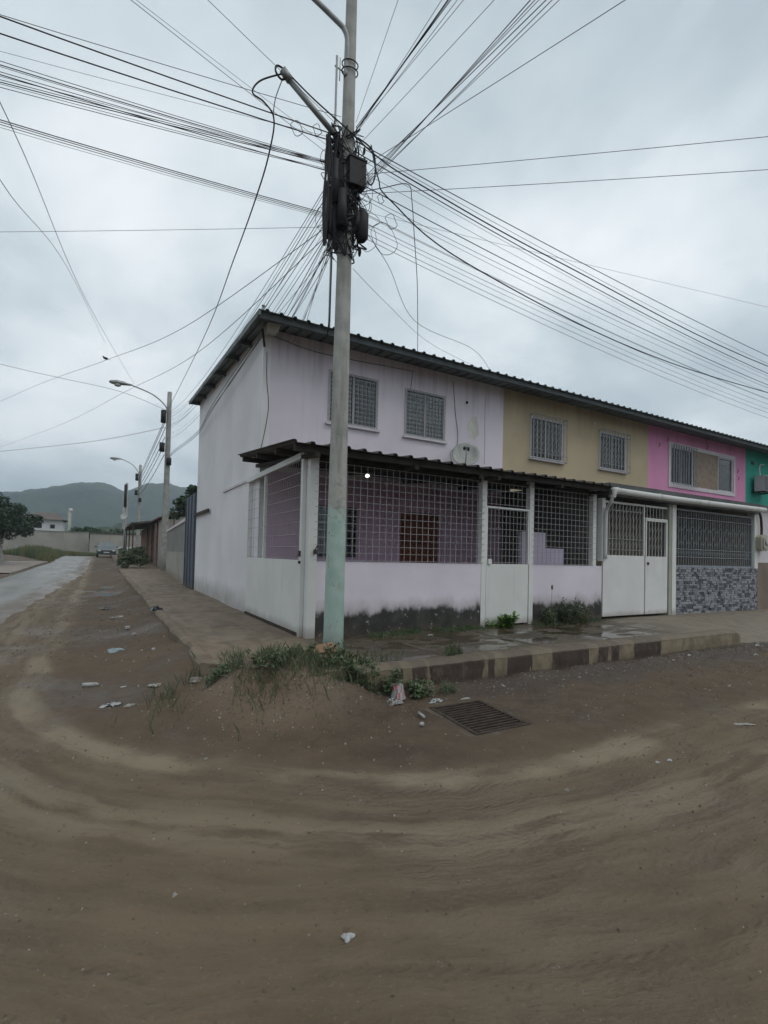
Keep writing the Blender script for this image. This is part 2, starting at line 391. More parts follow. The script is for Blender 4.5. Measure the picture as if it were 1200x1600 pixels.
    rg = mixc(t, mth('MAXIMUM', mth('MULTIPLY', wet, .6, t), mth('MULTIPLY', ramp(t, big, .52, .36), .75, t), t), (.9, .9, .9), (.35, .35, .35))
    t.links.new(rg, b.inputs['Roughness']); b.inputs['Specular IOR Level'].default_value = .4
    hh = mth('ADD', mth('MULTIPLY', med, .7, t), mth('MULTIPLY', peb, .35, t), t)
    hh = mth('ADD', hh, mth('MULTIPLY', f, mth('MULTIPLY', tr, .8, t), t), t)
    hh = mth('SUBTRACT', hh, mth('MULTIPLY', gr, .24, t), t)
    hh = mth('ADD', hh, mth('MULTIPLY', mth('MULTIPLY', wv.outputs[1], gr, t), .22, t), t)
    hh = mth('ADD', hh, mth('MULTIPLY', trd, .1, t), t)
    hh = mth('ADD', hh, mth('MULTIPLY', noise(t, g, 13, 6, .7), .6, t), t)
    bump(t, b, hh, .75, .035); return m
dirt = dirtmat()
def walkmat():
    m, t, b = newmat('wet_mossy_concrete')
    g = t.nodes.new('ShaderNodeNewGeometry').outputs['Position']
    sx = t.nodes.new('ShaderNodeSeparateXYZ'); t.links.new(g, sx.inputs[0]); X, Y, Z = sx.outputs
    a = noise(t, g, 1.1, 6, .6); c = noise(t, g, 6, 6, .65)
    side = mixc(t, ramp(t, c, .3, .7), (.155, .112, .074), (.215, .165, .112))
    side = mixc(t, ramp(t, noise(t, scalev(t, g, (3.5, .9, 1)), 1, 6), .45, .65, 0, .75), side, (.115, .078, .050))
    side = mixc(t, ramp(t, noise(t, g, 2.2, 7, .65), .52, .66, 0, .7), side, (.085, .068, .045))
    side = mixc(t, ramp(t, noise(t, g, .9, 5), .55, .7, 0, .6), side, (.24, .21, .165))
    front = mixc(t, ramp(t, a, .35, .65), (.055, .040, .027), (.095, .074, .050))
    front = mixc(t, mth('MULTIPLY', ramp(t, c, .5, .62), .7, t), front, (.035, .042, .018))
    pale = mixc(t, ramp(t, c, .3, .7), (.165, .135, .10), (.22, .188, .14))
    wob = mth('MULTIPLY', a, 1.2, t)
    fx = mth('MULTIPLY', ramp(t, mth('ADD', X, wob, t), .35, 1.0), ramp(t, Y, 1.4, .4, 0, 1), t)
    col = mixc(t, fx, side, front)
    # dry cement screed on the right driveway
    fp = ramp(t, mth('ADD', mth('ADD', X, wob, t), mth('MULTIPLY', Y, -.4, t), t), 5.9, 8.2)
    col = mixc(t, fp, col, pale)
    # kerb-side margin a little paler
    col = mixc(t, mth('MULTIPLY', mth('MULTIPLY', ramp(t, Y, -1.62, -1.72), ramp(t, X, .2, .6), t), .5, t), col, (.15, .125, .09))
    t.links.new(col, b.inputs['Base Color'])
    film = mth('MULTIPLY', mth('MULTIPLY', fx, mth('SUBTRACT', 1., mth('MULTIPLY', fp, .8, t), t), t), ramp(t, noise(t, scalev(t, g, (1, 2, 1)), 1.3, 4), .42, .56), t)
    rg = mixc(t, film, (.75, .75, .75), (.10, .10, .10)); t.links.new(rg, b.inputs['Roughness'])
    b.inputs['Specular IOR Level'].default_value = .5
    hn = t.nodes.new('ShaderNodeBump'); hn.inputs['Distance'].default_value = .006
    t.links.new(mth('SUBTRACT', .6, mth('MULTIPLY', film, .5, t), t), hn.inputs['Strength'])
    t.links.new(noise(t, g, 22, 6, .6), hn.inputs['Height']); t.links.new(hn.outputs[0], b.inputs['Normal'])
    return m
walk = walkmat()
def kerbmat():
    m, t, b = newmat('kerb_with_worn_paint')
    g = t.nodes.new('ShaderNodeNewGeometry').outputs['Position']
    sx = t.nodes.new('ShaderNodeSeparateXYZ'); t.links.new(g, sx.inputs[0]); X, Y, Z = sx.outputs
    d = noise(t, scalev(t, g, (1, 1, .25)), 9, 5, .6)
    xw = mth('ADD', X, mth('MULTIPLY', mth('SUBTRACT', d, .5, t), .20, t), t)
    xn = mth('DIVIDE', xw, 8., t)
    r = t.nodes.new('ShaderNodeValToRGB'); r.color_ramp.interpolation = 'CONSTANT'; t.links.new(xn, r.inputs[0])
    edges = [(.16, 1), (.30, 0), (.42, 1), (.60, 0), (.66, 1), (1.42, 0), (1.49, 1), (1.62, 0), (1.78, 1), (2.16, 0), (2.58, 1), (3.27, 0), (3.45, 1), (3.66, 0), (3.74, 1), (3.92, 0), (4.28, 1), (4.95, 0)]
    el = r.color_ramp.elements; el[0].position = 0; el[0].color = (0, 0, 0, 1); el[1].position = edges[0][0]/8; el[1].color = (1, 1, 1, 1)
    for x, v in edges[1:]: q = el.new(x/8); q.color = (v, v, v, 1)
    tan = mixc(t, ramp(t, noise(t, g, 5, 6), .3, .7), (.15, .115, .073), (.25, .20, .13))
    drk = mixc(t, ramp(t, noise(t, g, 5, 6), .3, .7), (.036, .022, .016), (.066, .043, .031))
    col = mixc(t, r.outputs[0], tan, drk)
    col = mixc(t, mth('MULTIPLY', ramp(t, noise(t, scalev(t, g, (1, 1, .5)), 11, 7, .7), .54, .60), .55, t), col, (.12, .092, .062))
    top = ramp(t, Z, -.06, -.02)
    col = mixc(t, mth('MULTIPLY', top, .75, t), col, mixc(t, d, (.10, .08, .055), (.16, .13, .09)))
    low = mth('SUBTRACT', ramp(t, Z, -.2, -.26), mth('MULTIPLY', d, .6, t), t, True)
    col = mixc(t, low, col, (.075, .058, .042))
    t.links.new(col, b.inputs['Base Color']); b.inputs['Roughness'].default_value = .7
    bump(t, b, noise(t, g, 25, 6, .6), .6, .008); return m
kerbm = kerbmat()
def asphaltmat():
    m, t, b = newmat('wet_asphalt')
    g = t.nodes.new('ShaderNodeNewGeometry').outputs['Position']
    a = noise(t, scalev(t, g, (1.5, .35, 1)), 1, 6, .6)
    col = mixc(t, ramp(t, a, .35, .65), (.15, .148, .14), (.22, .215, .20))
    col = mixc(t, mth('MULTIPLY', ramp(t, noise(t, scalev(t, g, (2, .5, 1)), 1.3, 5), .6, .66), .7, t), col, (.10, .085, .065))
    uvn = t.nodes.new('ShaderNodeUVMap'); su = t.nodes.new('ShaderNodeSeparateXYZ'); t.links.new(uvn.outputs[0], su.inputs[0])
    ed = mth('ADD', su.outputs[0], mth('MULTIPLY', mth('SUBTRACT', noise(t, scalev(t, g, (1, .5, 1)), 2.2, 6, .65), .5, t), .42, t), t)
    col = mixc(t, ramp(t, ed, .62, .86), col, (.115, .086, .060))
    t.links.new(col, b.inputs['Base Color'])
    t.links.new(ramp(t, a, .3, .7, .28, .6), b.inputs['Roughness']); b.inputs['Specular IOR Level'].default_value = .45
    bump(t, b, noise(t, g, 30, 4), .3, .01); return m
asph = asphaltmat()
def hillmat():
    m, t, b = newmat('wooded_hillside')
    g = t.nodes.new('ShaderNodeNewGeometry').outputs['Position']
    col = mixc(t, ramp(t, noise(t, g, .02, 8, .65), .35, .65), (.014, .026, .018), (.040, .058, .034))
    col = mixc(t, mth('MULTIPLY', ramp(t, noise(t, g, .006, 4), .5, .65), .5, t), col, (.09, .10, .05))
    t.links.new(col, b.inputs['Base Color']); b.inputs['Roughness'].default_value = 1; b.inputs['Specular IOR Level'].default_value = 0
    bump(t, b, noise(t, g, .12, 6), 1, 4); return m
hillm = hillmat()
# ================================================================ GROUND
def grid_mesh(name, xs, ys, zfun, mat, keep=None):
    xs = np.array(xs); ys = np.array(ys); X, Y = np.meshgrid(xs, ys); Z = zfun(X, Y)
    nx, ny = len(xs), len(ys)
    v = np.stack([X.ravel(), Y.ravel(), np.asarray(Z).ravel()], 1)
    j, i = np.meshgrid(np.arange(nx-1), np.arange(ny-1)); a = (i*nx+j).ravel()
    q = np.stack([a, a+1, a+nx+1, a+nx], 1)
    if keep is not None:
        cx = (X[:-1, :-1]+X[1:, 1:]).ravel()/2; cy = (Y[:-1, :-1]+Y[1:, 1:]).ravel()/2; q = q[keep(cx, cy)]
        used = np.unique(q); mp_ = np.full(len(v), -1); mp_[used] = np.arange(len(used)); v = v[used]; q = mp_[q]
    me = bpy.data.meshes.new(name)
    me.vertices.add(len(v)); me.vertices.foreach_set('co', v.ravel().astype(np.float32))
    me.loops.add(q.size); me.loops.foreach_set('vertex_index', q.ravel().astype(np.int32))
    me.polygons.add(len(q)); me.polygons.foreach_set('loop_start', np.arange(0, q.size, 4, dtype=np.int32))
    me.update(calc_edges=True); me.validate()
    me.polygons.foreach_set('use_smooth', [True]*len(me.polygons)); me.materials.append(mat)
    o = bpy.data.objects.new(name, me); COL.objects.link(o); wl[o.name] = Vector((0, 0, 0))
    return o
def spread(a, b, step, lo, hi, g=1.25):
    L = list(np.arange(a, b+1e-6, step)); s = step; x = b
    while x < hi: s *= g; x += s; L.append(x)
    s = step; x = a; P = []
    while x > lo: s *= g; x -= s; P.append(x)
    return P[::-1]+L
gx = spread(-7, 9, .05, -1500, 1500)
gy0 = spread(-6.5, -.9, .045, -1500, -.9); gy1 = list(np.arange(-.8, 4, .12)); gy2 = list(np.arange(4, 66, .5)); gy3 = spread(66, 67, 1.0, 66, 1500)
props(grid_mesh('dirt_road', gx, [y for y in gy0 if y <= -.85]+gy1+gy2+gy3, H, dirt), kind='structure')

# wet asphalt of the side street
ysr = np.arange(-6, 64, .25); NX = 14
er = np.interp(ysr, [-6, 5, 9.8, 18.5, 29, 45, 52, 64], [-4.3, -4.08, -3.93, -3.56, -3.06, -2.9, -2.4, -2.2])+.10*fbm(ysr*.9, ysr*0+3.3, 4, 8)
el_ = np.interp(ysr, [-6, 5, 24, 32, 37, 50, 64], [-6.6, -6.5, -6.3, -5.95, -5.6, -7.0, -12.0])
U = np.linspace(0, 1, NX); AX = el_[:, None]*(1-U)+er[:, None]*U; AY = np.repeat(ysr[:, None], NX, 1)
AZ = -.293+zf(AY)+.003*fbm(AX*2, AY*.7, 2, 5)-.012*(U[None, :] > .99)
ab = MB()
for i in range(len(ysr)-1):
    for j in range(NX-1):
        ab.poly([(AX[a, b_], AY[a, b_], AZ[a, b_]) for a, b_ in ((i, j), (i, j+1), (i+1, j+1), (i+1, j))], smooth=True)
am_ = ab.mesh('asphalt_road', asph); uvl = am_.uv_layers.new(name='across'); ui = 0
for i in range(len(ysr)-1):
    for j in range(NX-1):
        for u_ in (U[j], U[j+1], U[j+1], U[j]): uvl.data[ui].uv = (u_, i*.1); ui += 1
props(place('asphalt_road', am_, (0, 0, 0)), kind='structure')
# puddles lying in the gutter of the side street
pm, pt, pb = newmat('puddle_water'); pb.inputs['Base Color'].default_value = (.10, .095, .085, 1); pb.inputs['Roughness'].default_value = .04
pb.inputs['Specular IOR Level'].default_value = .6
def puddle(cx, cy, rx, ry, seed):
    b = MB(); r_ = random.Random(seed); pts = []
    for k in range(26):
        a = 2*math.pi*k/26; q = 1+.25*math.sin(3*a+seed)+r_.uniform(-.12, .12)
        x = cx+rx*q*math.cos(a); y = cy+ry*q*math.sin(a); pts.append((x, y))
    z = -.2
    b.poly([(x, y, z) for x, y in pts]); props(b.build('puddle', pm), kind='structure')
b = MB(); b.poly([(-3.0, 8.0, -.296), (-1.55, 8.0, -.296), (-1.55, 18.0, -.296), (-3.0, 18.0, -.296)]); props(b.build('puddle', pm), kind='structure')

# sidewalk sheet and kerbs
joint_x = [1.05, 2.6, 4.15, 5.7, 7.25, 8.8]; joint_y = [1.5, 3.6, 5.7, 7.8, 9.9, 12, 14.1, 16.2, 18.3]
def S(x, y):
    z = zf(y)+.006*fbm(x*1.4, y*1.4, 3, 31)+.002*fbm(x*8, y*8, 2, 2)
    rampx = sm(6.6, 7.9, x); dip = np.clip((-.35-y)/1.65, 0, 2)
    z = z-.25*dip*rampx
    z = z-.03*np.exp(-((x-.3)**2+(y+1.5)**2)/.5)-.3*(1-sm(7.5, 8.6, x))*sm(-1.72, -1.95, y)
    for jx in joint_x: z = z-.012*(np.abs(x-jx) < .012)*(x > .1)*(y < 0)*(y > -1.72)
    for jy in joint_y: z = z-.012*(np.abs(y-jy) < .012)*(x < 0)*(x > -1.42)
    return z
sx_ = list(np.arange(-1.5, 12.6, .1))+list(np.arange(12.6, 40, .8)); sx_ += [j+d for j in joint_x for d in (-.018, -.010, .010, .018)]
sy__ = list(np.arange(-2.84, 3, .08))+list(np.arange(3, 20, .25))+list(np.arange(20, 58, .6)); sy__ += [j+d for j in joint_y for d in (-.018, -.010, .010, .018)]
props(grid_mesh('sidewalk', sorted(set(np.round(sx_, 4))), sorted(set(np.round(sy__, 4))), S, walk,
    keep=lambda x, y: ((x < .95) | (y < .5)) & ~((x+1.5)+(y+1.8) < .7) & ((y > -1.82) | (x > 7.5))), kind='structure')
ts = np.arange(-.25, 7.75, .05); prof_n = 9
kb = MB(); rows = []
for x in ts:
    e = float(sm(7.15, 7.7, x)); n_ = float(fbm(np.array(x*2.2), np.array(.5), 3, 12))*.012; n2 = float(fbm(np.array(x*9.), np.array(7.5), 2, 12))*.006
    zt = .012-.25*e+n2; yf = -1.96+.22*e*e+n_
    rows.append([(x, -1.74, zt-.012), (x, -1.80, zt), (x, yf+.07, zt), (x, yf+.03, zt-.012), (x, yf, zt-.045), (x, yf-.004, -.15-.06*e), (x, yf+.006, -.36)])
for a, b_ in zip(rows, rows[1:]):
    for k in range(len(a)-1): kb.poly([a[k], b_[k], b_[k+1], a[k+1]][::-1], smooth=True)
kb.poly(rows[0]); kb.poly(rows[-1][::-1])
props(kb.build('kerb', kerbm), kind='structure')
kb = MB(); rows = []
for y in list(np.arange(-1.0, 20, .12))+list(np.arange(20, 56, .5)):
    n_ = float(fbm(np.array(.3), np.array(y*1.5), 3, 14))*.03; z0 = float(zf(y)); n2 = float(fbm(np.array(.3), np.array(y*6), 2, 9))*.012
    rows.append([(-1.40, y, z0), (-1.44, y, z0+.014+n2), (-1.53+n_, y, z0+.012+n2), (-1.56+n_, y, z0-.02), (-1.57+n_, y, z0-.4)])
for a, b_ in zip(rows, rows[1:]):
    for k in range(len(a)-1): kb.poly([a[k], a[k+1], b_[k+1], b_[k]][::-1], smooth=True)
kb.poly(rows[0]); kb.poly(rows[-1][::-1])
props(kb.build('kerb', surf('bare_concrete_kerb', (.175, .138, .10), .3, 2.2, bmp=.4, bscale=25)), kind='structure')
b = MB()
b.poly([(-1.57, -1.05, .01), (-1.40, -1.02, .01), (-.62, -1.78, .01), (-.7, -1.93, .01)]); b.poly([(-1.57, -1.05, .01), (-.7, -1.93, .01), (-.7, -1.93, -.4), (-1.57, -1.05, -.4)][::-1])
b.box(-.7, -.24, -1.94, -1.74, -.4, .008)
props(b.build('kerb', surf('broken_kerb_corner', (.18, .145, .105), .2, 4, bmp=.5, bscale=20)), kind='structure')

# far side pavement and grass strip on the left
b = MB()
for y in np.arange(24, 36, 1.0):
    z0, z1 = float(zf(y))-.16, float(zf(y+1))-.16
    xr0, xr1 = np.interp([y, y+1], [24, 32, 36], [-6.35, -6.0, -5.7])
    b.poly([(xr0-2.2, y, z0), (xr0, y, z0), (xr1, y+1, z1), (xr1-2.2, y+1, z1)]); b.poly([(xr0, y, z0), (xr0, y, z0-.2), (xr1, y+1, z1-.2), (xr1, y+1, z1)])
b.poly([(-8.55, 24, -.155), (-8.55, 24, -.4), (-6.35, 24, -.4), (-6.35, 24, -.155)])
props(b.build('pavement', surf('pale_pavement', (.27, .23, .20), .15, 2)), kind='structure')

# ================================================================ HILLS
def ridge(azd):
    return np.interp(azd, [-80, -40, -20, -8, -4.4, -2, -.5, 1, 1.9, 4, 6, 8.5, 15, 30, 60], [40, 50, 62, 82, 98, 108, 110, 104, 100, 112, 114, 108, 120, 100, 70])
def hills(name, R0_, R1_, R2_, hf, seed):
    az = np.radians(np.arange(-80, 60, .16)); rr = np.concatenate([np.linspace(R0_, R1_, 34), np.linspace(R1_, R2_, 8)[1:]])
    A, Rr = np.meshgrid(az, rr)
    X = -2.5+Rr*np.sin(A); Y = -6.4+Rr*np.cos(A)
    up = sm(R0_, R1_, Rr)*(1-.5*sm(R1_, R2_, Rr)); hh = hf(np.degrees(A))*.94
    Z = .1+hh*up+(3.2*fbm(X*.035, Y*.035, 3, seed)+1.5*fbm(X*.14, Y*.14, 2, seed+1))*sm(0, .3, up)+.12*hh*fbm(X*.008, Y*.008, 3, seed+2)*up*(1-up)*4
    nx = len(az); ny = len(rr); v = np.stack([X.ravel(), Y.ravel(), Z.ravel()], 1)
    j, i = np.meshgrid(np.arange(nx-1), np.arange(ny-1)); a = (i*nx+j).ravel(); q = np.stack([a, a+1, a+nx+1, a+nx], 1)
    me = bpy.data.meshes.new(name); me.from_pydata(v.tolist(), [], q.tolist()); me.polygons.foreach_set('use_smooth', [True]*len(q)); me.materials.append(hillm)
    o = bpy.data.objects.new(name, me); COL.objects.link(o); return props(o, kind='structure')
hills('hills', 420, 900, 1150, ridge, 3)
hills('hills', 160, 330, 420, lambda a: np.interp(a, [-80, -20, -8, -3, 0, 3, 8, 15, 60], [8, 10, 11, 8, 13, 17, 22, 20, 10]), 8)

# ================================================================ ROW OF HOUSES
def wallgrid(b, ax, a0, a1, z0, z1, p0, p1, holes, m=0):
    As = sorted({a0, a1, *[h[0] for h in holes], *[h[1] for h in holes]}); Zs = sorted({z0, z1, *[h[2] for h in holes], *[h[3] for h in holes]})
    def P(a, p, z): return (a, p, z) if ax == 'x' else (p, a, z)
    def solid(i, j):
        if i < 0 or j < 0 or i >= len(As)-1 or j >= len(Zs)-1: return False
        a = (As[i]+As[i+1])/2; z = (Zs[j]+Zs[j+1])/2
        return not any(h[0] < a < h[1] and h[2] < z < h[3] for h in holes)
    for i in range(len(As)-1):
        for j in range(len(Zs)-1):
            if not solid(i, j): continue
            A, B, c, d = As[i], As[i+1], Zs[j], Zs[j+1]
            for p in (p0, p1): b.poly([P(A, p, c), P(B, p, c), P(B, p, d), P(A, p, d)], m)
            if not solid(i-1, j): b.poly([P(A, p0, c), P(A, p1, c), P(A, p1, d), P(A, p0, d)], m)
            if not solid(i+1, j): b.poly([P(B, p0, c), P(B, p1, c), P(B, p1, d), P(B, p0, d)], m)
            if not solid(i, j-1): b.poly([P(A, p0, c), P(B, p0, c), P(B, p1, c), P(A, p1, c)], m)
            if not solid(i, j+1): b.poly([P(A, p0, d), P(B, p0, d), P(B, p1, d), P(A, p1, d)], m)
YF, YB = 2.62, 9.49
def roofz(y): return 5.31+.057*(y-1.89)
def corrugated(name, x0, x1, ya, za, yb, zb, parent, mat, pitch=.25, rib=.034, th=.006, wavy=0):
    xs = [x0]; k = math.floor(x0/pitch)
    while k*pitch < x1+pitch:
        for d in (0, .055, .075, .115, .135):
            x = k*pitch+d
            if x0 < x < x1: xs.append(x)
        k += 1
    xs.append(x1)
    def hz(x):
        d = x-math.floor(x/pitch)*pitch
        return rib*(0 if d < .055 or d > .135 else (d-.055)/.02 if d < .075 else 1 if d < .115 else (.135-d)/.02)
    b = MB(); ny = 2 if not wavy else 5
    for t_ in range(ny-1):
        for a, c in zip(xs, xs[1:]):
            rows = []
            for s_ in (t_/(ny-1), (t_+1)/(ny-1)):
                y = ya+(yb-ya)*s_; z = za+(zb-za)*s_
                rows.append([(a, y-(wavy*math.sin(a*5)*.5 if s_ == 0 else 0), z+hz(a)), (c, y-(wavy*math.sin(c*5)*.5 if s_ == 0 else 0), z+hz(c))])
            (p, q), (r, s) = rows
            b.poly([p, q, s, r]); dn = lambda v: (v[0], v[1], v[2]-th)
            b.poly([dn(p), dn(r), dn(s), dn(q)])
            if t_ == 0: b.poly([p, dn(p), dn(q), q])
            if t_ == ny-2: b.poly([r, s, dn(s), dn(r)])
    for x in (x0, x1):
        b.poly([(x, ya, za+hz(x)), (x, yb, zb+hz(x)), (x, yb, zb+hz(x)-th), (x, ya, za+hz(x)-th)])
    return b.build(name, mat, parent)
def window(par, x0, x1, z0, z1, y, fr=.045, framem=frosty, grid=None, gap=.018, barmat=barm, proud=.05, mull=(.5,), curtain=True, sill=True, rb=.0042, pane_y=.06):
    b = MB(); f0, f1 = y-.02, y+.05
    b.box(x0, x1, f0, f1, z0, z0+fr); b.box(x0, x1, f0, f1, z1-fr, z1)
    b.box(x0, x0+fr, f0, f1, z0+fr, z1-fr); b.box(x1-fr, x1, f0, f1, z0+fr, z1-fr)
    w = b.build('window', framem, par)
    ms = [x0+(x1-x0)*m for m in mull]
    for m in ms: q = MB(); q.box(m-.018, m+.018, y, y+.04, z0+fr, z1-fr); q.build('mullion', framem, w)
    ed = [x0+fr]+ms+[x1-fr]
    for a, c in zip(ed, ed[1:]):
        q = MB(); q.box(a+.018 if a in ms else a, c-.018 if c in ms else c, y+.018, y+.023, z0+fr, z1-fr); q.build('pane', glass, w)
    if curtain:
        q = MB(); n = int((x1-x0)/.02); pts = [(x0+.02+(x1-x0-.04)*i/n, y+.12+.018*math.sin(i*1.1+math.sin(i*.37)*2)) for i in range(n+1)]
        for (a, ya), (c, yc) in zip(pts, pts[1:]): q.poly([(a, ya, z0-.05), (c, yc, z0-.05), (c, yc, z1+.03), (a, ya, z1+.03)], smooth=True)
        q.build('curtain', curtainm if curtain is True else curtain, w)
    if sill: q = MB(); q.box(x0-.05, x1+.05, y-.07, y-.021, z0-.05, z0-.001); q.build('sill', surround, w)
    if grid:
        nv, nh = grid; yy = y-proud
        for i in range(nv): bar('z', z1-z0-.02, rb, barmat, (x0+.02+(x1-x0-.04)*i/(nv-1), yy, z0+.01), w, 'grille_bar')
        for i in range(nh): bar('x', x1-x0-.02, rb, barmat, (x0+.01, yy-2*rb-.001, z0+.02+(z1-z0-.04)*i/(nh-1)), w, 'grille_bar')
    return w
def house(name, x0, x1, mat, label, holes, lowmat=None, lowholes=(), left=False, right=False):
    h = thing(name, ((x0+x1)/2, (YF+YB)/2, 0), label, 'house')
    b = MB(); wallgrid(b, 'x', x0, x1, 2.70, 5.22, YF, YF+.15, holes)
    b.build('wall', mat, h)
    b = MB(); wallgrid(b, 'x', x0, x1, 5.22, 5.34, YF+.002, YF+.13, []); b.build('wall', mat, h)
    b = MB(); wallgrid(b, 'x', x0+.002, x1-.002, -.28, 2.699, YF, YF+.15, lowholes); b.build('wall', lowmat or mat, h)
    b = MB(); b.box(x0, x1, YB-.15, YB, -.3, 5.70); b.build('wall', mat, h)
    b = MB(); b.box(x0+.01, x1-.01, YF+.16, YB-.16, 2.70, 2.85); b.build('light_block_floor_slab', farwallm, h)  # slab between the storeys, added to keep light out
    return h
def light_block_wall(x, h):  # inner walls added to stop light leaking between the houses
    b = MB(); ys = (YF+.16, YB-.16)
    b.poly([(x-.05, ys[0], -.3), (x-.05, ys[1], -.3), (x-.05, ys[1], roofz(ys[1])-.02), (x-.05, ys[0], roofz(ys[0])-.02)])
    b.poly([(x+.05, ys[0], -.3), (x+.05, ys[0], roofz(ys[0])-.02), (x+.05, ys[1], roofz(ys[1])-.02), (x+.05, ys[1], -.3)])
    b.build('light_block_party_wall', farwallm, h)

PX = [0, 5.94, 11.80, 17.63, 23.5]
W1 = (1.31, 2.43, 3.78, 4.83); W2 = (3.10, 4.17, 3.77, 4.80)
ph = house('lilac_house', PX[0], PX[1], lilac, 'pale lilac two storey corner house with a caged porch behind the painted pole', [W1, W2],
           lowmat=maroon_in, lowholes=[(1.05, 2.0, 1.12, 2.12), (3.06, 4.07, -.28, 2.12)])
# side wall, following the roof slope; lower part stands a few centimetres proud
b = MB()
def prism_x(b, xa, xb, poly):
    b.poly([(xa, y, z) for y, z in poly]); b.poly([(xb, y, z) for y, z in poly][::-1])
    n = len(poly)
    for i in range(n):
        (y0, z0), (y1, z1) = poly[i], poly[(i+1) % n]; b.poly([(xa, y0, z0), (xb, y0, z0), (xb, y1, z1), (xa, y1, z1)])
prism_x(b, -.004, .14, [(YF-.004, 2.60), (YB+.004, 2.60), (YB+.004, roofz(YB)-.03), (YF-.004, roofz(YF)-.03)])
b.build('wall', lilac_side, ph)
b = MB(); prism_x(b, -.004, .14, [(5.47, -.3), (YB+.004, -.3), (YB+.004, 2.6), (5.47, 2.6)]); prism_x(b, -.045, .14, [(3.16, -.3), (5.47, -.3), (5.47, 2.54), (3.16, 2.54)])
b.build('wall', lilac_side, ph)
b = MB(); prism_x(b, -.002, .14, [(YF-.002, -.3), (3.158, -.3), (3.158, 2.598), (YF-.002, 2.598)]); b.build('wall', lilac_side, ph)
b = MB(); b.box(-.075, .02, 3.10, 5.47, 2.541, 2.585); b.build('ledge', surround, ph)
light_block_wall(PX[1], ph)
dim_room = surf('dim_room_backing', (.05, .08, .08), .3, 9)  # dark sheet behind the panes, its colour stands in for the dim room
window(ph, *W1, YF, grid=(13, 12), mull=(.5,), curtain=dim_room); window(ph, *W2, YF, grid=(13, 12), curtain=dim_room)
# roofs: one sheet run per house, all on one slope
def roof(h, x0, x1, n):
    corrugated('roof', x0, x1, 1.89, 5.31, YB+.25, roofz(YB+.25), h, roofm)
    b = MB(); b.box(x0+(.0 if n else 0), x1, 1.97, 2.03, 5.205, 5.305); b.build('fascia', purlinm, h)
    for y in (3.5, 4.55, 5.9, 7.2, 8.5, 9.5):
        z = roofz(y)
        if y < YF+.2 or n == 0: b = MB(); b.box(x0, x1-.004, y-.04, y+.04, z-.11, z-.008); b.build('purlin', purlinm, h)
roof(ph, -.30, PX[1]-.002, 0)
b = MB(); b.box(-.29, -.255, 1.92, YB+.24, 0, .0001); b.v = []; b.f = []; b.m = []; b.sm = []
prism_x(b, -.296, -.262, [(1.90, 5.22), (YB+.24, roofz(YB+.24)-.09), (YB+.24, roofz(YB+.24)-.008), (1.90, 5.303)])
b.build('verge_board', roofm, ph)
# loose cables stapled on the plaster and small marks
def cable(name, pts, r, par=None, mat=cablem, n=5, **kw):
    b = MB(); b.tube(pts, r, n); return b.build(name, mat, par, **kw)
def smooth(pts, k=6):
    P_ = [Vector(p) for p in pts]; out_ = []
    for i in range(len(P_)-1):
        p0, p1, p2, p3 = P_[max(i-1, 0)], P_[i], P_[i+1], P_[min(i+2, len(P_)-1)]
        for s_ in range(k):
            t_ = s_/k; out_.append(.5*((2*p1)+(-p0+p2)*t_+(2*p0-5*p1+4*p2-p3)*t_*t_+(-p0+3*p1-3*p2+p3)*t_**3))
    return out_+[P_[-1]]
cable('wall_cable', smooth([(4.38, YF-.012, 5.2), (4.42, YF-.012, 4.9), (4.47, YF-.012, 4.45), (4.55, YF-.012, 4.0), (4.52, YF-.012, 3.72), (4.36, YF-.012, 3.55), (4.38, YF-.06, 3.2)]), .006, ph, cablegrey)
cable('wall_cable', smooth([(.06, YF-.012, 4.9), (.07, YF-.012, 4.4), (.12, YF-.012, 3.9), (.06, YF-.012, 3.4), (-.02, YF-.02, 3.0)]), .006, ph, cablegrey)
cable('wall_cable', smooth([(3.28, YF-.012, 5.2), (3.26, YF-.012, 5.0), (3.22, YF-.04, 4.8)]), .005, ph, cablegrey)
cable('wall_cable', smooth([(.2, YF-.015, 5.22), (.9, YF-.012, 5.12), (1.8, YF-.012, 5.13), (2.6, YF-.012, 5.17), (3.3, YF-.012, 5.2)]), .006, ph, cablegrey)
b = MB(); b.ball((4.80, YF-.01, 4.78), .035, .02, .035); b.build('vent_hole', blackp, ph)
patch = surf('unpainted_patch', (.60, .59, .53), .12, 5, bmp=.2)
b = MB(); pr = random.Random(4)
pts = [(5.02+.16*math.cos(a)*(1+pr.uniform(-.25, .25))+.0, YF-.004, 4.22+.30*math.sin(a)*(1+pr.uniform(-.2, .2))) for a in np.linspace(0, 2*math.pi, 18)[:-1]]
b.poly(pts); b.build('bare_patch', patch, ph)
cable('wall_crack', smooth([(5.36, YF-.003, 5.0), (5.355, YF-.003, 4.4), (5.37, YF-.003, 3.8), (5.36, YF-.003, 3.4)]), .005, ph, surf('crack_filler', (.28, .27, .30), .1, 5))
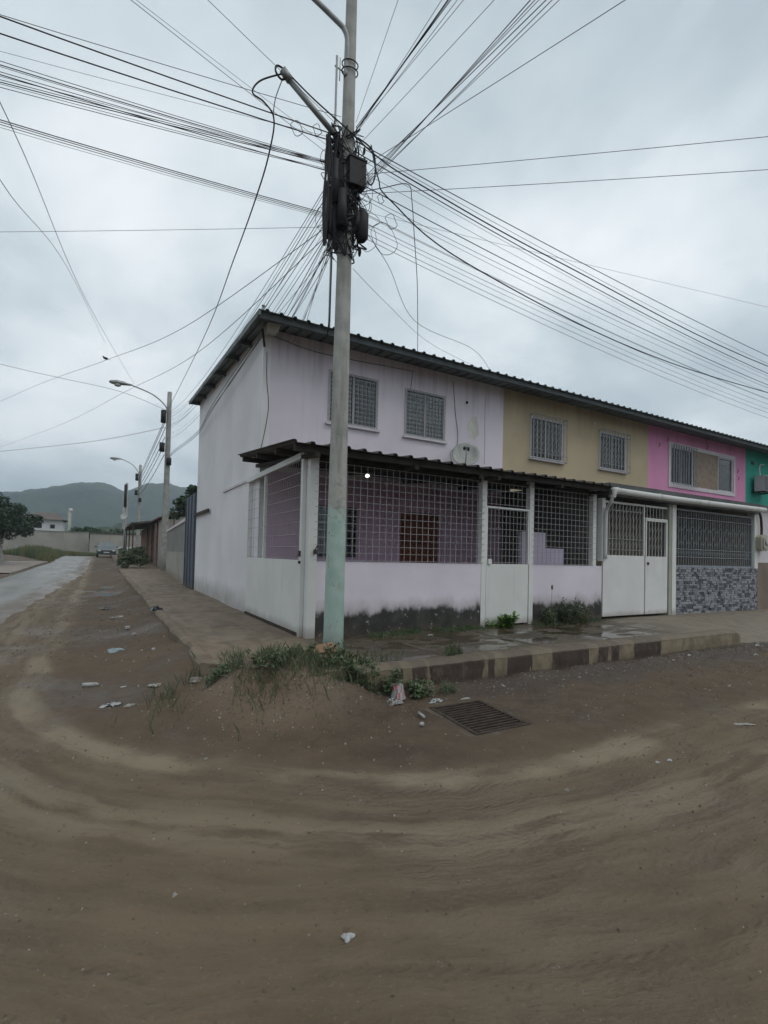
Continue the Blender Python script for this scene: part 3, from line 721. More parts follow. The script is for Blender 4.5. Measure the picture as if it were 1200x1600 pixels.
# service mast and floodlight at the top corner
m_ = thing('service_mast', (-.06, 2.42, 4.85), 'thin bent service mast with pipe on the top corner of the lilac house', 'mast')
cable('pipe', [(-.09, 2.40, 5.62), (-.09, 2.42, 5.22)], .022, m_, galv, 8); cable('bracket', [(-.09, 2.42, 5.24), (-.02, 2.50, 4.93)], .022, m_, rustm, 6)
b = MB(); b.ball((-.09, 2.40, 5.63), .035, .035, .02); b.build('cap', galv, m_)
fl = thing('floodlight', (.07, 2.5, 5.2), 'boxy beige floodlight fixed under the roof at the lilac house corner', 'floodlight')
b = MB(); b.v = [(-.05, 2.22, 5.27), (.18, 2.18, 5.27), (.20, 2.5, 5.30), (-.03, 2.55, 5.30), (-.02, 2.28, 5.13), (.15, 2.25, 5.14), (.16, 2.48, 5.17), (-.01, 2.5, 5.16)]
b.f = [(0, 1, 2, 3), (4, 7, 6, 5), (0, 4, 5, 1), (1, 5, 6, 2), (2, 6, 7, 3), (3, 7, 4, 0)]; b.m = [0]*6; b.sm = [False]*6
b.build('housing', surf('aged_lamp_housing', (.50, .50, .45), .1, 9), fl); b = MB(); b.box(.04, .10, 2.48, 2.62, 5.26, 5.31); b.build('bracket', galv, fl)

# ---- caged porch
def grille(par, ax, a0, a1, p, z0, z1, da, dz, mat=barm, r=.0030, over=.0, extra=None):
    nv = max(2, int(round((a1-a0)/da))); nz = max(1, int(round((z1-z0)/dz)))
    for i in range(1, nv):
        a = a0+(a1-a0)*i/nv
        bar('z', z1-z0, r, mat, (a, p, z0) if ax == 'x' else (p, a, z0), par, 'grille_bar')
    for j in range(nz):
        z = z0+.02+(z1-z0-.03)*j/(nz-1) if nz > 1 else z0
        bar(ax, a1-a0+2*over, r, mat, (a0-over, p-2*r-.001, z) if ax == 'x' else (p-2*r-.001, a0-over, z), par, 'grille_bar')
HW = 1.06
b = MB(); b.box(.095, 3.06, 0, .13, -.3, HW); b.build('porch_wall', lilac_low, ph)
b = MB(); b.box(4.27, 6.18, 0, .13, -.3, HW); b.build('porch_wall', lilac_low, ph)
for x0, x1, y0, y1 in ((-.03, .095, -.02, .11), (3.06, 3.16, -.01, .09), (4.17, 4.27, -.01, .09), (5.93, 6.03, .02, .12)):
    b = MB(); z0 = -.02 if x0 != 5.93 else HW; b.box(x0, x1, y0, y1, z0, 2.56); b.build('post', whitem, ph)
b = MB(); b.box(6.14, 6.24, -.03, .09, HW+.1, 2.42); b.build('post', whitem, ph)
b = MB(); b.box(.095, 6.0, .03, .08, 2.44, 2.50); b.build('head_rail', fasciam, ph)
def sub(name): 
    o = bpy.data.objects.new(name, None); COL.objects.link(o); o.parent = ph; o.location = (0, 0, 0); wl[o.name] = wl[ph.name].copy(); return o
g_ = sub('front_grille'); grille(g_, 'x', .095, 3.06, -.012, HW, 2.46, .108, .103, over=.05)
g_ = sub('front_grille'); grille(g_, 'x', 4.27, 5.93, -.012, HW, 2.46, .108, .103, over=.05)
g_ = sub('front_grille'); grille(g_, 'x', 3.16, 4.17, -.012, 2.07, 2.46, .1, .103, over=.0)
# front porch gate
pg = sub('porch_gate'); b = MB(); b.box(3.175, 4.155, 0.0, .03, .03, HW+.005); b.build('gate_panel', whitem, pg)
b = MB(); b.box(3.165, 4.165, -.004, .036, 2.02, 2.05); b.box(3.165, 3.19, -.004, .036, HW+.006, 2.02); b.box(4.14, 4.165, -.004, .036, HW+.006, 2.02); b.build('gate_frame', whitem, pg)
grille(pg, 'x', 3.19, 4.14, .012, HW+.01, 2.02, .09, .1)
b = MB(); b.box(3.20, 3.27, -.03, -.003, HW, HW+.09); b.build('lock_box', whitem, pg)
# side gate on the left flank
sg = sub('side_gate'); b = MB(); b.box(-.075, -.045, .20, 3.10, .05, 1.07); b.build('gate_panel', whitem, sg)
b = MB(); b.box(-.085, -.03, .12, .20, -.01, 2.58); b.box(-.085, -.03, 3.05, 3.10, 1.071, 2.50); b.box(-.082, -.035, 1.98, 2.02, 1.071, 2.50); b.box(-.10, -.03, .20, 3.16, 2.50, 2.585)
b.build('gate_frame', whitem, sg)
b = MB(); b.box(-.09, -.04, .20, 3.10, .0, .045); b.build('threshold_rail', rustm, sg)
grille(sg, 'y', .20, 1.98, -.058, 1.07, 2.50, .095, .155); grille(sg, 'y', 2.02, 3.05, -.058, 1.07, 2.50, .3, .155)
b = MB(); b.tube([(-.1, .14, 1.12), (-.1, .14, 1.20)], .018, 8); b.tube([(-.1, .14, 1.02), (-.1, .14, 1.06)], .018, 8); b.build('hinge', rustm, sg)
b = MB(); b.box(.04, .08, -.06, -.025, 1.16, 1.22); b.tube([(.06, -.04, 1.22), (.085, -.05, 1.27), (.11, -.03, 1.26)], .008, 5); b.build('padlock', rustm, ph)
# porch roof
corrugated('porch_roof', -.42, 6.05, -.42, 2.585, YF-.005, 2.885, ph, porchroofm, wavy=.03)
b = MB(); b.box(-.36, 6.02, -.30, -.24, 2.50, 2.585); b.build('porch_fascia', fasciam, ph)
for y in (.55, 1.55, 2.45):
    z = 2.585+(y+.42)*.0987; b = MB(); b.box(-.36, 6.02, y-.03, y+.03, z-.09, z-.012); b.build('porch_purlin', fasciam, ph)
for x in (-.06, 1.5, 3.11, 4.6, 5.95):
    b = MB(); prism_x(b, x-.03, x+.03, [(-.36, 2.44), (YF-.01, 2.72), (YF-.01, 2.78), (-.36, 2.50)]); b.build('rafter', fasciam, ph)
# things inside the porch
b = MB(); b.box(3.07, 4.06, YF+.03, YF+.08, 0, 2.11)
d_ = b.build('door', brown_door, ph)
for i in range(3):
    for j in range(2):
        q = MB(); q.box(3.14+j*.47, 3.53+j*.47-.01, YF+.008, YF+.029, .12+i*.66, .66+i*.66); q.build('door_panel', brown_door, d_)
q = MB(); q.ball((3.15, YF+.0, 1.02), .03, .03, .03); q.build('handle', galv, d_)
window(ph, 1.05, 2.0, 1.12, 2.12, YF, framem=blackp, grid=(10, 9), barmat=bargrey, curtain=False, sill=False, rb=.004)
b = MB(); b.box(5.92, 6.0, .14, YF-.01, -.2, 2.75); b.build('porch_wall', surf('shade_toned_party_wall', (.12, .11, .095), .2, 2), ph)  # coloured dark in place of the shade inside this porch bay
sw = surf('inner_lilac_low_wall', (.50, .44, .55), .06, 2)
b = MB(); b.box(4.36, 4.98, .36, .46, 0, 1.68); b.box(4.98, 5.50, .36, .46, 0, 1.38); b.build('stepped_wall', sw, ph)
bl = thing('light_bulb', (1.49, 1.2, 2.50), 'lit white bulb hanging under the dark porch roof', 'light bulb')
em, et, eb = newmat('lit_bulb'); eb.inputs['Emission Color'].default_value = (1, .98, .92, 1); eb.inputs['Emission Strength'].default_value = 4
b = MB(); b.ball((1.49, 1.2, 2.545), .035, .035, .03); b.build('bulb', em, bl); b = MB(); b.tube([(1.49, 1.2, 2.575), (1.49, 1.2, 2.66)], .018, 8); b.build('socket', whitem, bl)

# ---- satellite dish on the porch roof
dt = thing('satellite_dish', (4.46, 2.2, 2.85), 'weathered white satellite dish standing on the porch roof of the lilac house', 'satellite dish')
def dish(par, c, rad, aim, depth=.07, mat=dishm):
    a = Vector(aim).normalized(); u = a.orthogonal().normalized(); w = a.cross(u); b = MB(); n, rings = 28, 6; c = Vector(c); idx = []
    for side in (0, 1):
        for i in range(rings+1):
            r_ = rad*i/rings
            for j in range(n):
                an = 2*math.pi*j/n; b.v.append(tuple(c+(u*math.cos(an)+w*math.sin(an))*r_+a*(depth*(i/rings)**2-side*.012)))
    for side in (0, 1):
        o_ = side*(rings+1)*n
        for i in range(rings):
            for j in range(n):
                p_ = o_+i*n+j; q_ = o_+i*n+(j+1) % n; b.f.append((p_, q_, q_+n, p_+n)); b.m.append(0); b.sm.append(True)
    for j in range(n):
        p_ = rings*n+j; q_ = rings*n+(j+1) % n; o_ = (rings+1)*n; b.f.append((p_, q_, q_+o_, p_+o_)); b.m.append(0); b.sm.append(False)
    b.build('reflector', mat, par); return a, u, w
aim = Vector((-.55, -.75, .42)); A_, U_, W_ = dish(dt, (4.46, 2.2, 3.42), .31, aim)
tip = Vector((4.46, 2.2, 3.42))+A_*.34+Vector((0, 0, -.02)); low = Vector((4.46, 2.2, 3.42))+Vector((-.05, -.06, -.30))
cable('feed_arm', [low, tip], .012, dt, galv)
b = MB()
for s_ in (-.06, 0, .06): b.tube([tip+Vector((s_, 0, .0)), tip+Vector((s_, 0, .0))-A_*.09], .022, 8)
b.build('feed_horn', blackp, dt)
b = MB(); b.tube([(4.50, 2.24, 2.86), (4.50, 2.24, 3.2), (4.48, 2.22, 3.40)], .022, 8); b.build('mast', galv, dt)

# ---- antenna mast behind the roof edge
am = thing('antenna_mast', (1.87, 4.0, 5.42), 'tall thin antenna mast rising from the roof just behind the corner pole', 'antenna')
cable('mast', [(1.87, 4, 5.40), (1.88, 4, 9.0), (1.89, 4, 12.75)], .028, am, galv, 8)
cable('crossarm', [(1.84, 4, 12.5), (2.10, 4, 12.45)], .018, am, galv); cable('dipole', [(2.08, 4, 11.95), (2.10, 4, 13.2)], .018, am, galv)
cable('dipole', [(1.97, 4, 12.2), (1.97, 4, 12.75)], .012, am, galv)

# ================================================================ BEIGE HOUSE
B1 = (6.85, 8.04, 3.74, 4.80); B2 = (9.53, 10.71, 3.76, 4.80)
bh = house('beige_house', PX[1], PX[2], beige, 'tan two storey row house with two scroll grilled windows above a white gate', [B1, B2], lowholes=[(7.0, 8.0, -.28, 2.1)])
roof(bh, PX[1], PX[2]-.002, 1); light_block_wall(PX[2], bh)
def scroll(b, x, y, z, s, m=0):
    pts = [(x+s*.5*math.sin(t)*(1-abs(t)/7.5), y, z+s*(t/3.2)) for t in np.linspace(-3.1, 3.1, 12)]; b.tube(pts, .0055, 4, cap=False)
for bx in (B1, B2):
    w = window(bh, *bx, YF, grid=None, mull=(.48,)); x0, x1, z0, z1 = bx; y = YF-.14
    for i in range(10): bar('z', z1-z0+.06, .007, barm, (x0-.02+(x1-x0+.04)*i/9, y, z0-.03), w, 'grille_bar')
    for z in (z0-.03, z0+.12, z1-.10, z1+.03): bar('x', x1-x0+.06, .007, bargrey, (x0-.03, y-.015, z), w, 'grille_bar')
    for x in (x0-.02, x1+.02):
        for z in (z0-.03, z1+.03): bar('y', .14, .007, bargrey, (x, y, z), w, 'grille_bar')
    b = MB()
    for i in range(9):
        for k in range(5): scroll(b, x0+(x1-x0)*(i+.5)/9, y, z0+.22+k*.16, .07*(1 if (i+k) % 2 else -1))
    b.build('scrollwork', barm, w, kind='stuff')
b = MB(); b.ball((9.3, YF-.02, 4.98), .03, .03, .04); b.build('insulator', surround, bh)
# canopy over the front yard, gutter, gate, grille wall
b = MB(); b.box(6.10, 12.28, -.22, YF-.005, 2.60, 2.70); b.build('canopy', surf('canopy_sheet', (.10, .10, .10), .2, 2), bh)
b = MB(); b.box(6.25, 12.25, -.12, -.04, 2.47, 2.60); b.build('canopy_beam', surf('canopy_beam_paint', (.12, .125, .13), .2, 3), bh)
gu = thing('gutter_pipe', (9.1, -.3, 2.45), 'long white plastic gutter pipe with elbow along the canopy above the white gate', 'pipe')
b = MB(); b.tube(smooth([(6.16, -.30, 2.535), (8.2, -.30, 2.525), (10.2, -.30, 2.535), (12.12, -.30, 2.55)], 4), .062, 14); b.build('pipe', pvcm, gu)
b = MB(); b.tube(smooth([(6.22, -.30, 2.535), (6.12, -.30, 2.53), (6.09, -.29, 2.46), (6.09, -.28, 2.40)], 5), .07, 12); b.build('elbow', pvcm, gu)
b = MB(); b.tube(smooth([(6.09, -.28, 2.42), (6.09, -.26, 2.33), (6.18, -.12, 2.22), (6.20, -.075, 2.15), (6.20, -.065, 1.95), (6.20, -.065, 1.20)], 5), .036, 10); b.build('downpipe', pvcm, gu)
for x in (7.6, 9.4, 11.2): b = MB(); b.tube([(x, -.30, 2.531), (x+.03, -.30, 2.531)], .069, 14); b.build('pipe_clamp', pvcm, gu)
# white double gate with wicket
wg = thing('white_gate', (7.3, 0, 0), 'wide white sheet metal gate with wicket door and scroll bars on top', 'gate')
b = MB(); b.box(6.22, 7.575, 0, .035, .05, 1.285); b.build('gate_panel', gatem, wg)
dr = MB(); dr.box(7.60, 8.375, -.012, .025, .05, 1.285); dr = dr.build('wicket_door', gatem, wg)
b = MB(); b.box(6.22, 7.575, -.004, .04, 2.34, 2.38); b.box(6.20, 6.245, -.004, .04, 1.286, 2.34); b.box(7.545, 7.575, -.004, .04, 1.286, 2.34); b.box(7.60, 8.40, -.004, .04, 2.34, 2.38); b.box(7.60, 8.40, -.004, .04, 2.075, 2.11); b.box(8.38, 8.41, -.004, .04, .05, 2.075)
b.build('gate_frame', whitem, wg)
b = MB(); b.box(7.60, 7.635, -.016, .03, 1.286, 2.04); b.box(8.34, 8.375, -.016, .03, 1.286, 2.04); b.box(7.60, 8.375, -.016, .03, 2.041, 2.07); b.build('door_frame', whitem, dr)
b = MB(); b.tube([(7.68, -.03, 1.13), (7.68, -.012, 1.13)], .03, 12); b.build('lock', rustm, dr)
for i in range(12): bar('z', 1.05, .008, barm, (6.30+i*.113, .018, 1.286), wg, 'grille_bar')
for i in range(5): bar('z', .755, .008, barm, (7.74+i*.113, .005, 1.286), wg, 'grille_bar')
for i in range(6): bar('z', .23, .008, barm, (7.68+i*.113, .018, 2.11), wg, 'grille_bar')
for z in (1.40, 1.62, 2.20): bar('x', 1.30, .006, barm, (6.245, .002, z), wg, 'grille_bar')
b = MB()
for i in range(11):
    for z in (1.52, 1.70, 1.88, 2.06, 2.22): scroll(b, 6.357+i*.113, .018, z, .065*(1 if (i+int(z*10)) % 2 else -1))
for i in range(4):
    for z in (1.50, 1.68, 1.86): scroll(b, 7.80+i*.113, .005, z, .065*(1 if i % 2 else -1))
b.build('scrollwork', barm, wg, kind='stuff')
b = MB(); b.box(8.44, 8.55, -.02, .2, -.2, 2.46); b.build('pillar', greypost, bh)
b = MB(); b.box(8.552, 8.70, -.03, .2, -.2, 2.46); b.build('pillar', whitem, bh)
b = MB(); b.box(12.27, 12.40, .16, YF-.01, -.2, 2.6); b.build('yard_wall', beige, bh)
b = MB(); b.box(11.78, 12.265, YF-.05, YF-.01, -.2, 2.6); b.build('yard_wall', beige, bh)
# stone clad low wall
sd = surf('dark_slate_chip', (.10, .10, .11), .3, 9, rough=.6); sl_ = surf('pale_stone_chip', (.30, .30, .325), .15, 9); sm_ = surf('mid_stone_chip', (.215, .215, .235), .2, 9)
b = MB(); b.box(8.702, 12.40, .0, .14, -.2, HW); cw = b.build('low_wall', surf('stone_wall_mortar', (.10, .10, .105), .15, 6), bh)
b = MB(); z = .0; r2 = random.Random(11)
while z < HW-.03:
    hgt = r2.choice((.042, .05, .06)); x = 8.705
    while x < 12.39:
        w_ = min(r2.uniform(.07, .2), 12.395-x); m = r2.choices((0, 1, 2), (.27, .48, .25))[0]; pr_ = r2.uniform(.008, .034)
        b.box(x+.004, x+w_-.004, -pr_, -.0005, z+.003, min(z+hgt-.005, HW-.002), m); x += w_
    z += hgt
b.build('stone_cladding', [sd, sl_, sm_], cw, kind='stuff')
gw = bpy.data.objects.new('front_grille', None); COL.objects.link(gw); gw.parent = bh; wl[gw.name] = wl[bh.name].copy()
b = MB(); b.box(8.72, 12.22, .03, .07, HW+.001, HW+.05); b.box(8.72, 12.22, .03, .07, 2.36, 2.40); b.box(8.72, 8.76, .03, .07, HW+.05, 2.36); b.box(12.20, 12.24, .03, .07, HW+.05, 2.36); b.build('grille_frame', bargrey, gw)
for i in range(33): bar('z', 2.36-HW-.05, .0075, bargrey, (8.82+i*.102, .05, HW+.05), gw, 'grille_bar')
for z in (1.30, 1.48, 2.20): bar('x', 3.46, .006, bargrey, (8.74, .035, z), gw, 'grille_bar')
b = MB()
for i in range(32):
    for z in ((1.40, 1.62, 1.92) if i % 3 else (1.40, 1.75, 2.0, 2.12)): scroll(b, 8.871+i*.102, .05, z, .06*(1 if i % 2 else -1))
b.build('scrollwork', bargrey, gw, kind='stuff')
b = MB(); b.box(12.25, 12.42, -.02, .14, HW+.003, 2.47); b.build('pillar', whitem, bh)

# ================================================================ PINK HOUSE
P1 = (12.97, 16.74, 3.66, 4.86)
kh = house('pink_house', PX[2], PX[3], pink, 'bright pink row house with one very wide white framed window', [P1])
roof(kh, PX[2], PX[3]-.002, 1); light_block_wall(PX[3], kh)
b = MB(); x0, x1, z0, z1 = P1
b.box(x0-.02, x1+.02, YF-.03, YF-.002, z1-.02, z1+.10); b.box(x0-.02, x1+.02, YF-.03, YF-.002, z0-.12, z0); b.box(x0-.12, x0-.021, YF-.03, YF-.002, z0-.12, z1+.1); b.box(x1+.021, x1+.12, YF-.03, YF-.002, z0-.12, z1+.1)
b.build('window_surround', surround, kh)
window(kh, x0, 14.25, z0, z1-.02, YF+.02, mull=(.5,), sill=False)
b = MB(); b.box(14.255, 15.755, YF-.01, YF+.03, z0+.002, z1-.022); b.build('plywood_board', plym, kh)
window(kh, 15.76, x1, z0, z1-.02, YF+.02, mull=(), sill=False, curtain=surf('printed_window_film', (.25, .28, .29), .8, 9))
for i in range(10): bar('z', z1-z0+.05, .008, bargrey, (x0+.02+i*.14, YF-.10, z0-.03), kh, 'grille_bar')
for z in (z0-.03, z1+.02): bar('x', 1.4, .008, bargrey, (x0-.03, YF-.115, z), kh, 'grille_bar')
for x, z in ((12.3, 4.72), (12.75, 4.95), (15.0, 4.98), (17.0, 4.4), (17.05, 4.15)):
    b = MB(); b.tube([(x, YF-.03, z), (x+.02, YF-.06, z+.07), (x+.03, YF-.03, z+.13)], .009, 5); b.build('rusty_bracket', rustm, kh)
# street front below: white wall with brown dado
b = MB(); b.box(12.43, 17.6, .0, .15, 1.22, 2.62); b.build('yard_wall', whitewall, kh)
b = MB(); b.box(12.43, 17.6, -.01, .15, -.25, 1.218); b.build('yard_wall', brownwall, kh)
b = MB(); b.box(12.30, 17.6, -.1, YF-.01, 2.62, 2.72); b.build('canopy', surf('canopy_sheet_grey', (.12, .12, .12), .2, 2), kh)
mt = thing('electric_meter', (12.55, -.1, 1.5), 'rounded beige electricity meter box with thick cable beside the stone grille', 'meter')
b = MB()
for (hx, hz, y0, y1) in ((.20, .21, -.16, -.0), (.15, .16, -.20, -.16)):
    n = 20; front = []; back = []
    for k in range(n):
        a = 2*math.pi*k/n; ca, sa = math.cos(a), math.sin(a); q = (abs(ca)**4+abs(sa)**4)**-.25
        front.append((12.47+hx*ca*q*.98, y0, 1.73+hz*sa*q)); back.append((12.47+hx*ca*q, y1, 1.73+hz*sa*q))
    b.poly(front); b.poly(back[::-1])
    for k in range(n): b.poly([front[k], back[k], back[(k+1) % n], front[(k+1) % n]], smooth=True)
b.build('case', meterm, mt)
b = MB(); b.tube([(12.47, -.24, 1.76), (12.47, -.2, 1.76)], .09, 16); b.build('dial', lampglass, mt)
cable('cable', smooth([(12.30, -.06, 2.60), (12.42, -.08, 2.42), (12.47, -.08, 2.15), (12.47, -.08, 1.94)]), .03, mt, rustm, 8)

# ================================================================ GREEN HOUSE
gh = house('green_house', PX[3], PX[4], teal, 'strong green row house at the far end with an air conditioner', [(19.6, 21.2, 3.7, 4.85)])
roof(gh, PX[3], PX[4], 1); light_block_wall(PX[4], gh)
window(gh, 19.6, 21.2, 3.7, 4.85, YF)
b = MB(); b.box(18.0, 18.25, YF-.006, YF-.001, 4.82, 4.95); b.build('vent_hole', blackp, gh)
b = MB(); b.box(17.62, 23.5, .0, .15, -.25, 2.7); b.build('yard_wall', whitewall, gh)
ac = thing('air_conditioner', (18.6, 2.2, 3.75), 'grey outdoor air conditioner unit bracketed to the green wall', 'air conditioner')
b = MB(); b.box(18.0, 18.85, 2.18, 2.50, 3.82, 4.38); b.build('case', surf('ac_case', (.40, .42, .42), .06, 5), ac)
b = MB(); b.tube([(18.55, 2.165, 4.1), (18.55, 2.18, 4.1)], .22, 20); b.build('fan_cover', blackp, ac)
for i in range(6): bar('z', .5, .012, surf('ac_louvre', (.2, .2, .2)) if i == 0 else bpy.data.materials['ac_louvre'], (18.03+i*.045, 2.17, 3.85), ac, 'louvre')
b = MB(); b.box(18.05, 18.1, 2.15, YF-.001, 3.77, 3.815); b.box(18.7, 18.75, 2.15, YF-.001, 3.77, 3.815); b.build('bracket', rustm, ac)
cable('hose', smooth([(18.2, 2.4, 4.38), (18.25, 2.45, 4.7), (18.5, 2.5, 4.85), (18.9, 2.58, 4.9)]), .02, ac, surround, 6)
# ================================================================ SIDE STREET
bg_ = thing('metal_gate', (0, 10.2, 0), 'dark slate blue sheet metal gate behind the lilac house on the side street', 'gate')
b = MB(); b.box(-.04, .03, 9.52, 11.35, .03, 2.95); b.build('gate_panel', darkgate, bg_)
for y in (9.55, 10.15, 10.75, 11.30): b = MB(); b.box(-.065, -.041, y-.025, y+.025, .03, 2.94); b.build('stile', darkgate, bg_)
b = MB(); b.box(-.085, -.048, 7.2, 9.50, 2.21, 2.30); b.build('sliding_rail', rustm, bg_)
gw_ = thing('garden_wall', (.35, 17, 0), 'street wall with pale lower half and grey block upper half before the second pole', 'wall')
def wallseg(y0, y1, x0, x1, z0, z1, mat, par, name, th=.15, dx=0):
    b = MB(); b.v = [(x0+dx, y0, z0), (x0+th+dx, y0, z0), (x1+th+dx, y1, z0), (x1+dx, y1, z0), (x0+dx, y0, z1), (x0+th+dx, y0, z1), (x1+th+dx, y1, z1), (x1+dx, y1, z1)]
    b.f = [(0, 3, 2, 1), (4, 5, 6, 7), (0, 1, 5, 4), (1, 2, 6, 5), (2, 3, 7, 6), (3, 0, 4, 7)]; b.m = [0]*6; b.sm = [False]*6
    return b.build(name, mat, par)
for k in range(4):
    y0 = 11.42+k*2.95; y1 = y0+2.93; xa = .0+(y0-11.4)*.055; xb = .0+(y1-11.4)*.055
    wallseg(y0, y1, xa, xb, -.2, 1.13, farwallm, gw_, 'wall_panel'); wallseg(y0, y1, xa, xb, 1.131, 2.2, greyblock, gw_, 'upper_panel', th=.12, dx=.015)
wallseg(11.4, 23.2, -.03, .62, 2.2, 2.30, surround, gw_, 'coping', th=.2)
# low building with dark gabled roof behind the gate
rb = thing('rear_shed', (2.2, 12.6, 0), 'small shed with dark roof showing over the slate blue gate', 'shed')
b = MB(); b.box(.9, 3.6, 11.0, 14.2, 0, 3.3); b.build('wall', greyblock, rb)
b = MB(); b.poly([(.5, 10.8, 3.15), (.5, 14.5, 3.15), (2.4, 14.5, 4.3), (2.4, 10.8, 4.3)]); b.poly([(2.4, 10.8, 4.3), (2.4, 14.5, 4.3), (4.2, 14.5, 3.3), (4.2, 10.8, 3.3)]); b.poly([(.5, 10.8, 3.05), (2.4, 10.8, 4.2), (4.2, 10.8, 3.2), (4.2, 10.8, 3.3), (2.4, 10.8, 4.3), (.5, 10.8, 3.15)])
b.build('roof', porchroofm, rb)
# tin roofed shop fronts further along
shp = thing('roadside_shack', (2.5, 33, .2), 'low weathered shop front with rusty tin roof past the second pole', 'shack')
palepost = surf('pale_pillar_render', (.33, .29, .26), .12, 1.5, dirt=.6)
brickish = surf('reddish_render', (.21, .13, .105), .25, 2.5)
for (y0, y1, x0, m, n) in ((25.2, 27.6, .62, palepost, 'wall_panel'), (27.65, 29.4, .75, wood, 'shutter'), (29.45, 31.0, .68, brickish, 'wall_panel'), (31.05, 33.6, .8, wood, 'shutter'), (33.65, 35.0, .7, brickish, 'wall_panel'), (35.05, 39.0, .85, wood, 'shutter'), (39.05, 46.0, .8, brickish, 'wall_panel')):
    b = MB(); b.box(x0, 1.2, y0, y1, -.2, 3.05); b.build(n, m, shp)
b = MB(); b.box(1.25, 6, 25.2, 46, -.2, 3.2); b.build('rear_wall', farwallm, shp)
def slab(name, pts, th, mat, par):
    b = MB(); n = len(pts); lo = [(x, y, z-th) for x, y, z in pts]; b.poly(pts); b.poly(lo[::-1])
    for i in range(n): b.poly([pts[i], lo[i], lo[(i+1) % n], pts[(i+1) % n]])
    return b.build(name, mat, par)
slab('roof', [(.35, 25.0, 3.12), (4, 25.0, 4.1), (4, 33, 4.1), (.35, 33, 3.12)], .07, tinm, shp)
slab('awning', [(-.75, 31.5, 3.05), (1.2, 31.5, 3.35), (1.2, 46, 3.35), (-.75, 46, 3.05)], .12, porchroofm, shp)
for y in (32, 37, 42): b = MB(); b.box(-.62, -.54, y, y+.1, .1, 2.95); b.build('awning_post', wood, shp)
sd2 = thing('satellite_dish', (-.75, 37, 0), 'white satellite dish on a post beside the rusty roofed shack', 'satellite dish')
cable('post', [(-.95, 36.5, .3), (-.95, 36.5, 3.6)], .05, sd2, galv, 8); dish(sd2, (-.98, 36.4, 3.72), .28, (-.5, -.8, .4), .1)

# end of the street: boundary walls, house and trees beyond
fw = thing('boundary_wall', (-9, 62, .4), 'long beige boundary wall closing the end of the side street', 'wall')
for k in range(9):
    x0 = -27+k*2.6; x1 = min(x0+2.58, -3.75); b = MB(); b.box(x0, x1, 62, 62.15, .1, 3.08); b.build('wall_panel', farwallm, fw)
b = MB(); b.box(-27, -3.7, 61.95, 62.2, 3.08, 3.18); b.build('coping', greyblock, fw)
fw2 = thing('boundary_wall', (-1.5, 61, .4), 'paler boundary wall with dark coping behind the parked car', 'wall')
for k in range(3): b = MB(); b.box(-3.6+k*2.0, -1.62+k*2.0, 60.4, 60.55, .2, 3.0); b.build('wall_panel', farwallm, fw2)
b = MB(); b.box(-3.65, 2.6, 60.3, 60.65, 3.0, 3.16); b.build('coping', porchroofm, fw2)
b = MB(); b.box(-2.5, 2.2, 60.32, 60.38, 1.25, 1.55); b.build('banner', frosty, fw2)
hm = thing('white_house', (-11, 82, .5), 'distant white house with two windows and hipped roof above the boundary wall', 'house')
b = MB(); wallgrid(b, 'x', -12.4, -7.6, .4, 5.4, 82, 82.2, [(-11.0, -10.1, 4.1, 4.9), (-9.1, -8.5, 4.1, 4.7)]); b.box(-12.4, -7.6, 82.3, 88, .4, 5.3); b.build('wall', surf('far_white_paint', (.62, .62, .62), .05, 1), hm)
for (a, c, z0, z1) in ((-11.0, -10.1, 4.1, 4.9), (-9.1, -8.5, 4.1, 4.7)): b = MB(); b.box(a, c, 82.05, 82.1, z0, z1); b.build('window', blackp, hm)
b = MB(); A = [(-13.2, 81.4, 5.4), (-6.9, 81.4, 5.4), (-6.9, 89, 5.4), (-13.2, 89, 5.4)]; r0, r1 = (-11, 85, 6.6), (-8.6, 85, 6.6)
b.poly([A[0], A[1], r1, r0]); b.poly([A[1], A[2], r1]); b.poly([A[2], A[3], r0, r1]); b.poly([A[3], A[0], r0]); b.poly(A[::-1]); b.build('roof', surf('brown_roof', (.12, .10, .085), .2, 1), hm)
tw = thing('water_tower', (-7.0, 80, .5), 'slim pale post with small white tank rising beside the distant white house', 'tower')
b = MB(); b.tube([(-6.6, 80, .4), (-6.6, 80, 6.6)], .22, 8); b.build('post', greypost, tw); b = MB(); b.tube([(-6.5, 80, 6.6), (-6.5, 80, 7.1)], .24, 12); b.build('tank', surround, tw)

# ---- foliage
def leafcloud(b, c, rad, n, size, rr, flat=.75, lumps=9):
    cs = [(Vector((rr.gauss(0, .55), rr.gauss(0, .55), rr.gauss(0, .45))), rr.uniform(.28, .5)) for _ in range(lumps)]
    for _ in range(n):
        lc, lr = rr.choice(cs); d = Vector((rr.gauss(0, 1), rr.gauss(0, 1), rr.gauss(0, 1))); d.normalize(); d *= lr*(rr.random()**.35)
        p = Vector(((lc.x+d.x)*rad[0], (lc.y+d.y)*rad[1], (lc.z+d.z)*rad[2]))+Vector(c)
        s = size*rr.uniform(.6, 1.3); u = Vector((rr.uniform(-1, 1), rr.uniform(-1, 1), rr.uniform(-.6, .6))).normalized(); w = u.cross(Vector((rr.uniform(-1, 1), rr.uniform(-1, 1), rr.uniform(-1, 1)))).normalized()
        b.poly([p-u*s, p-w*s*.45, p+u*s, p+w*s*.45])
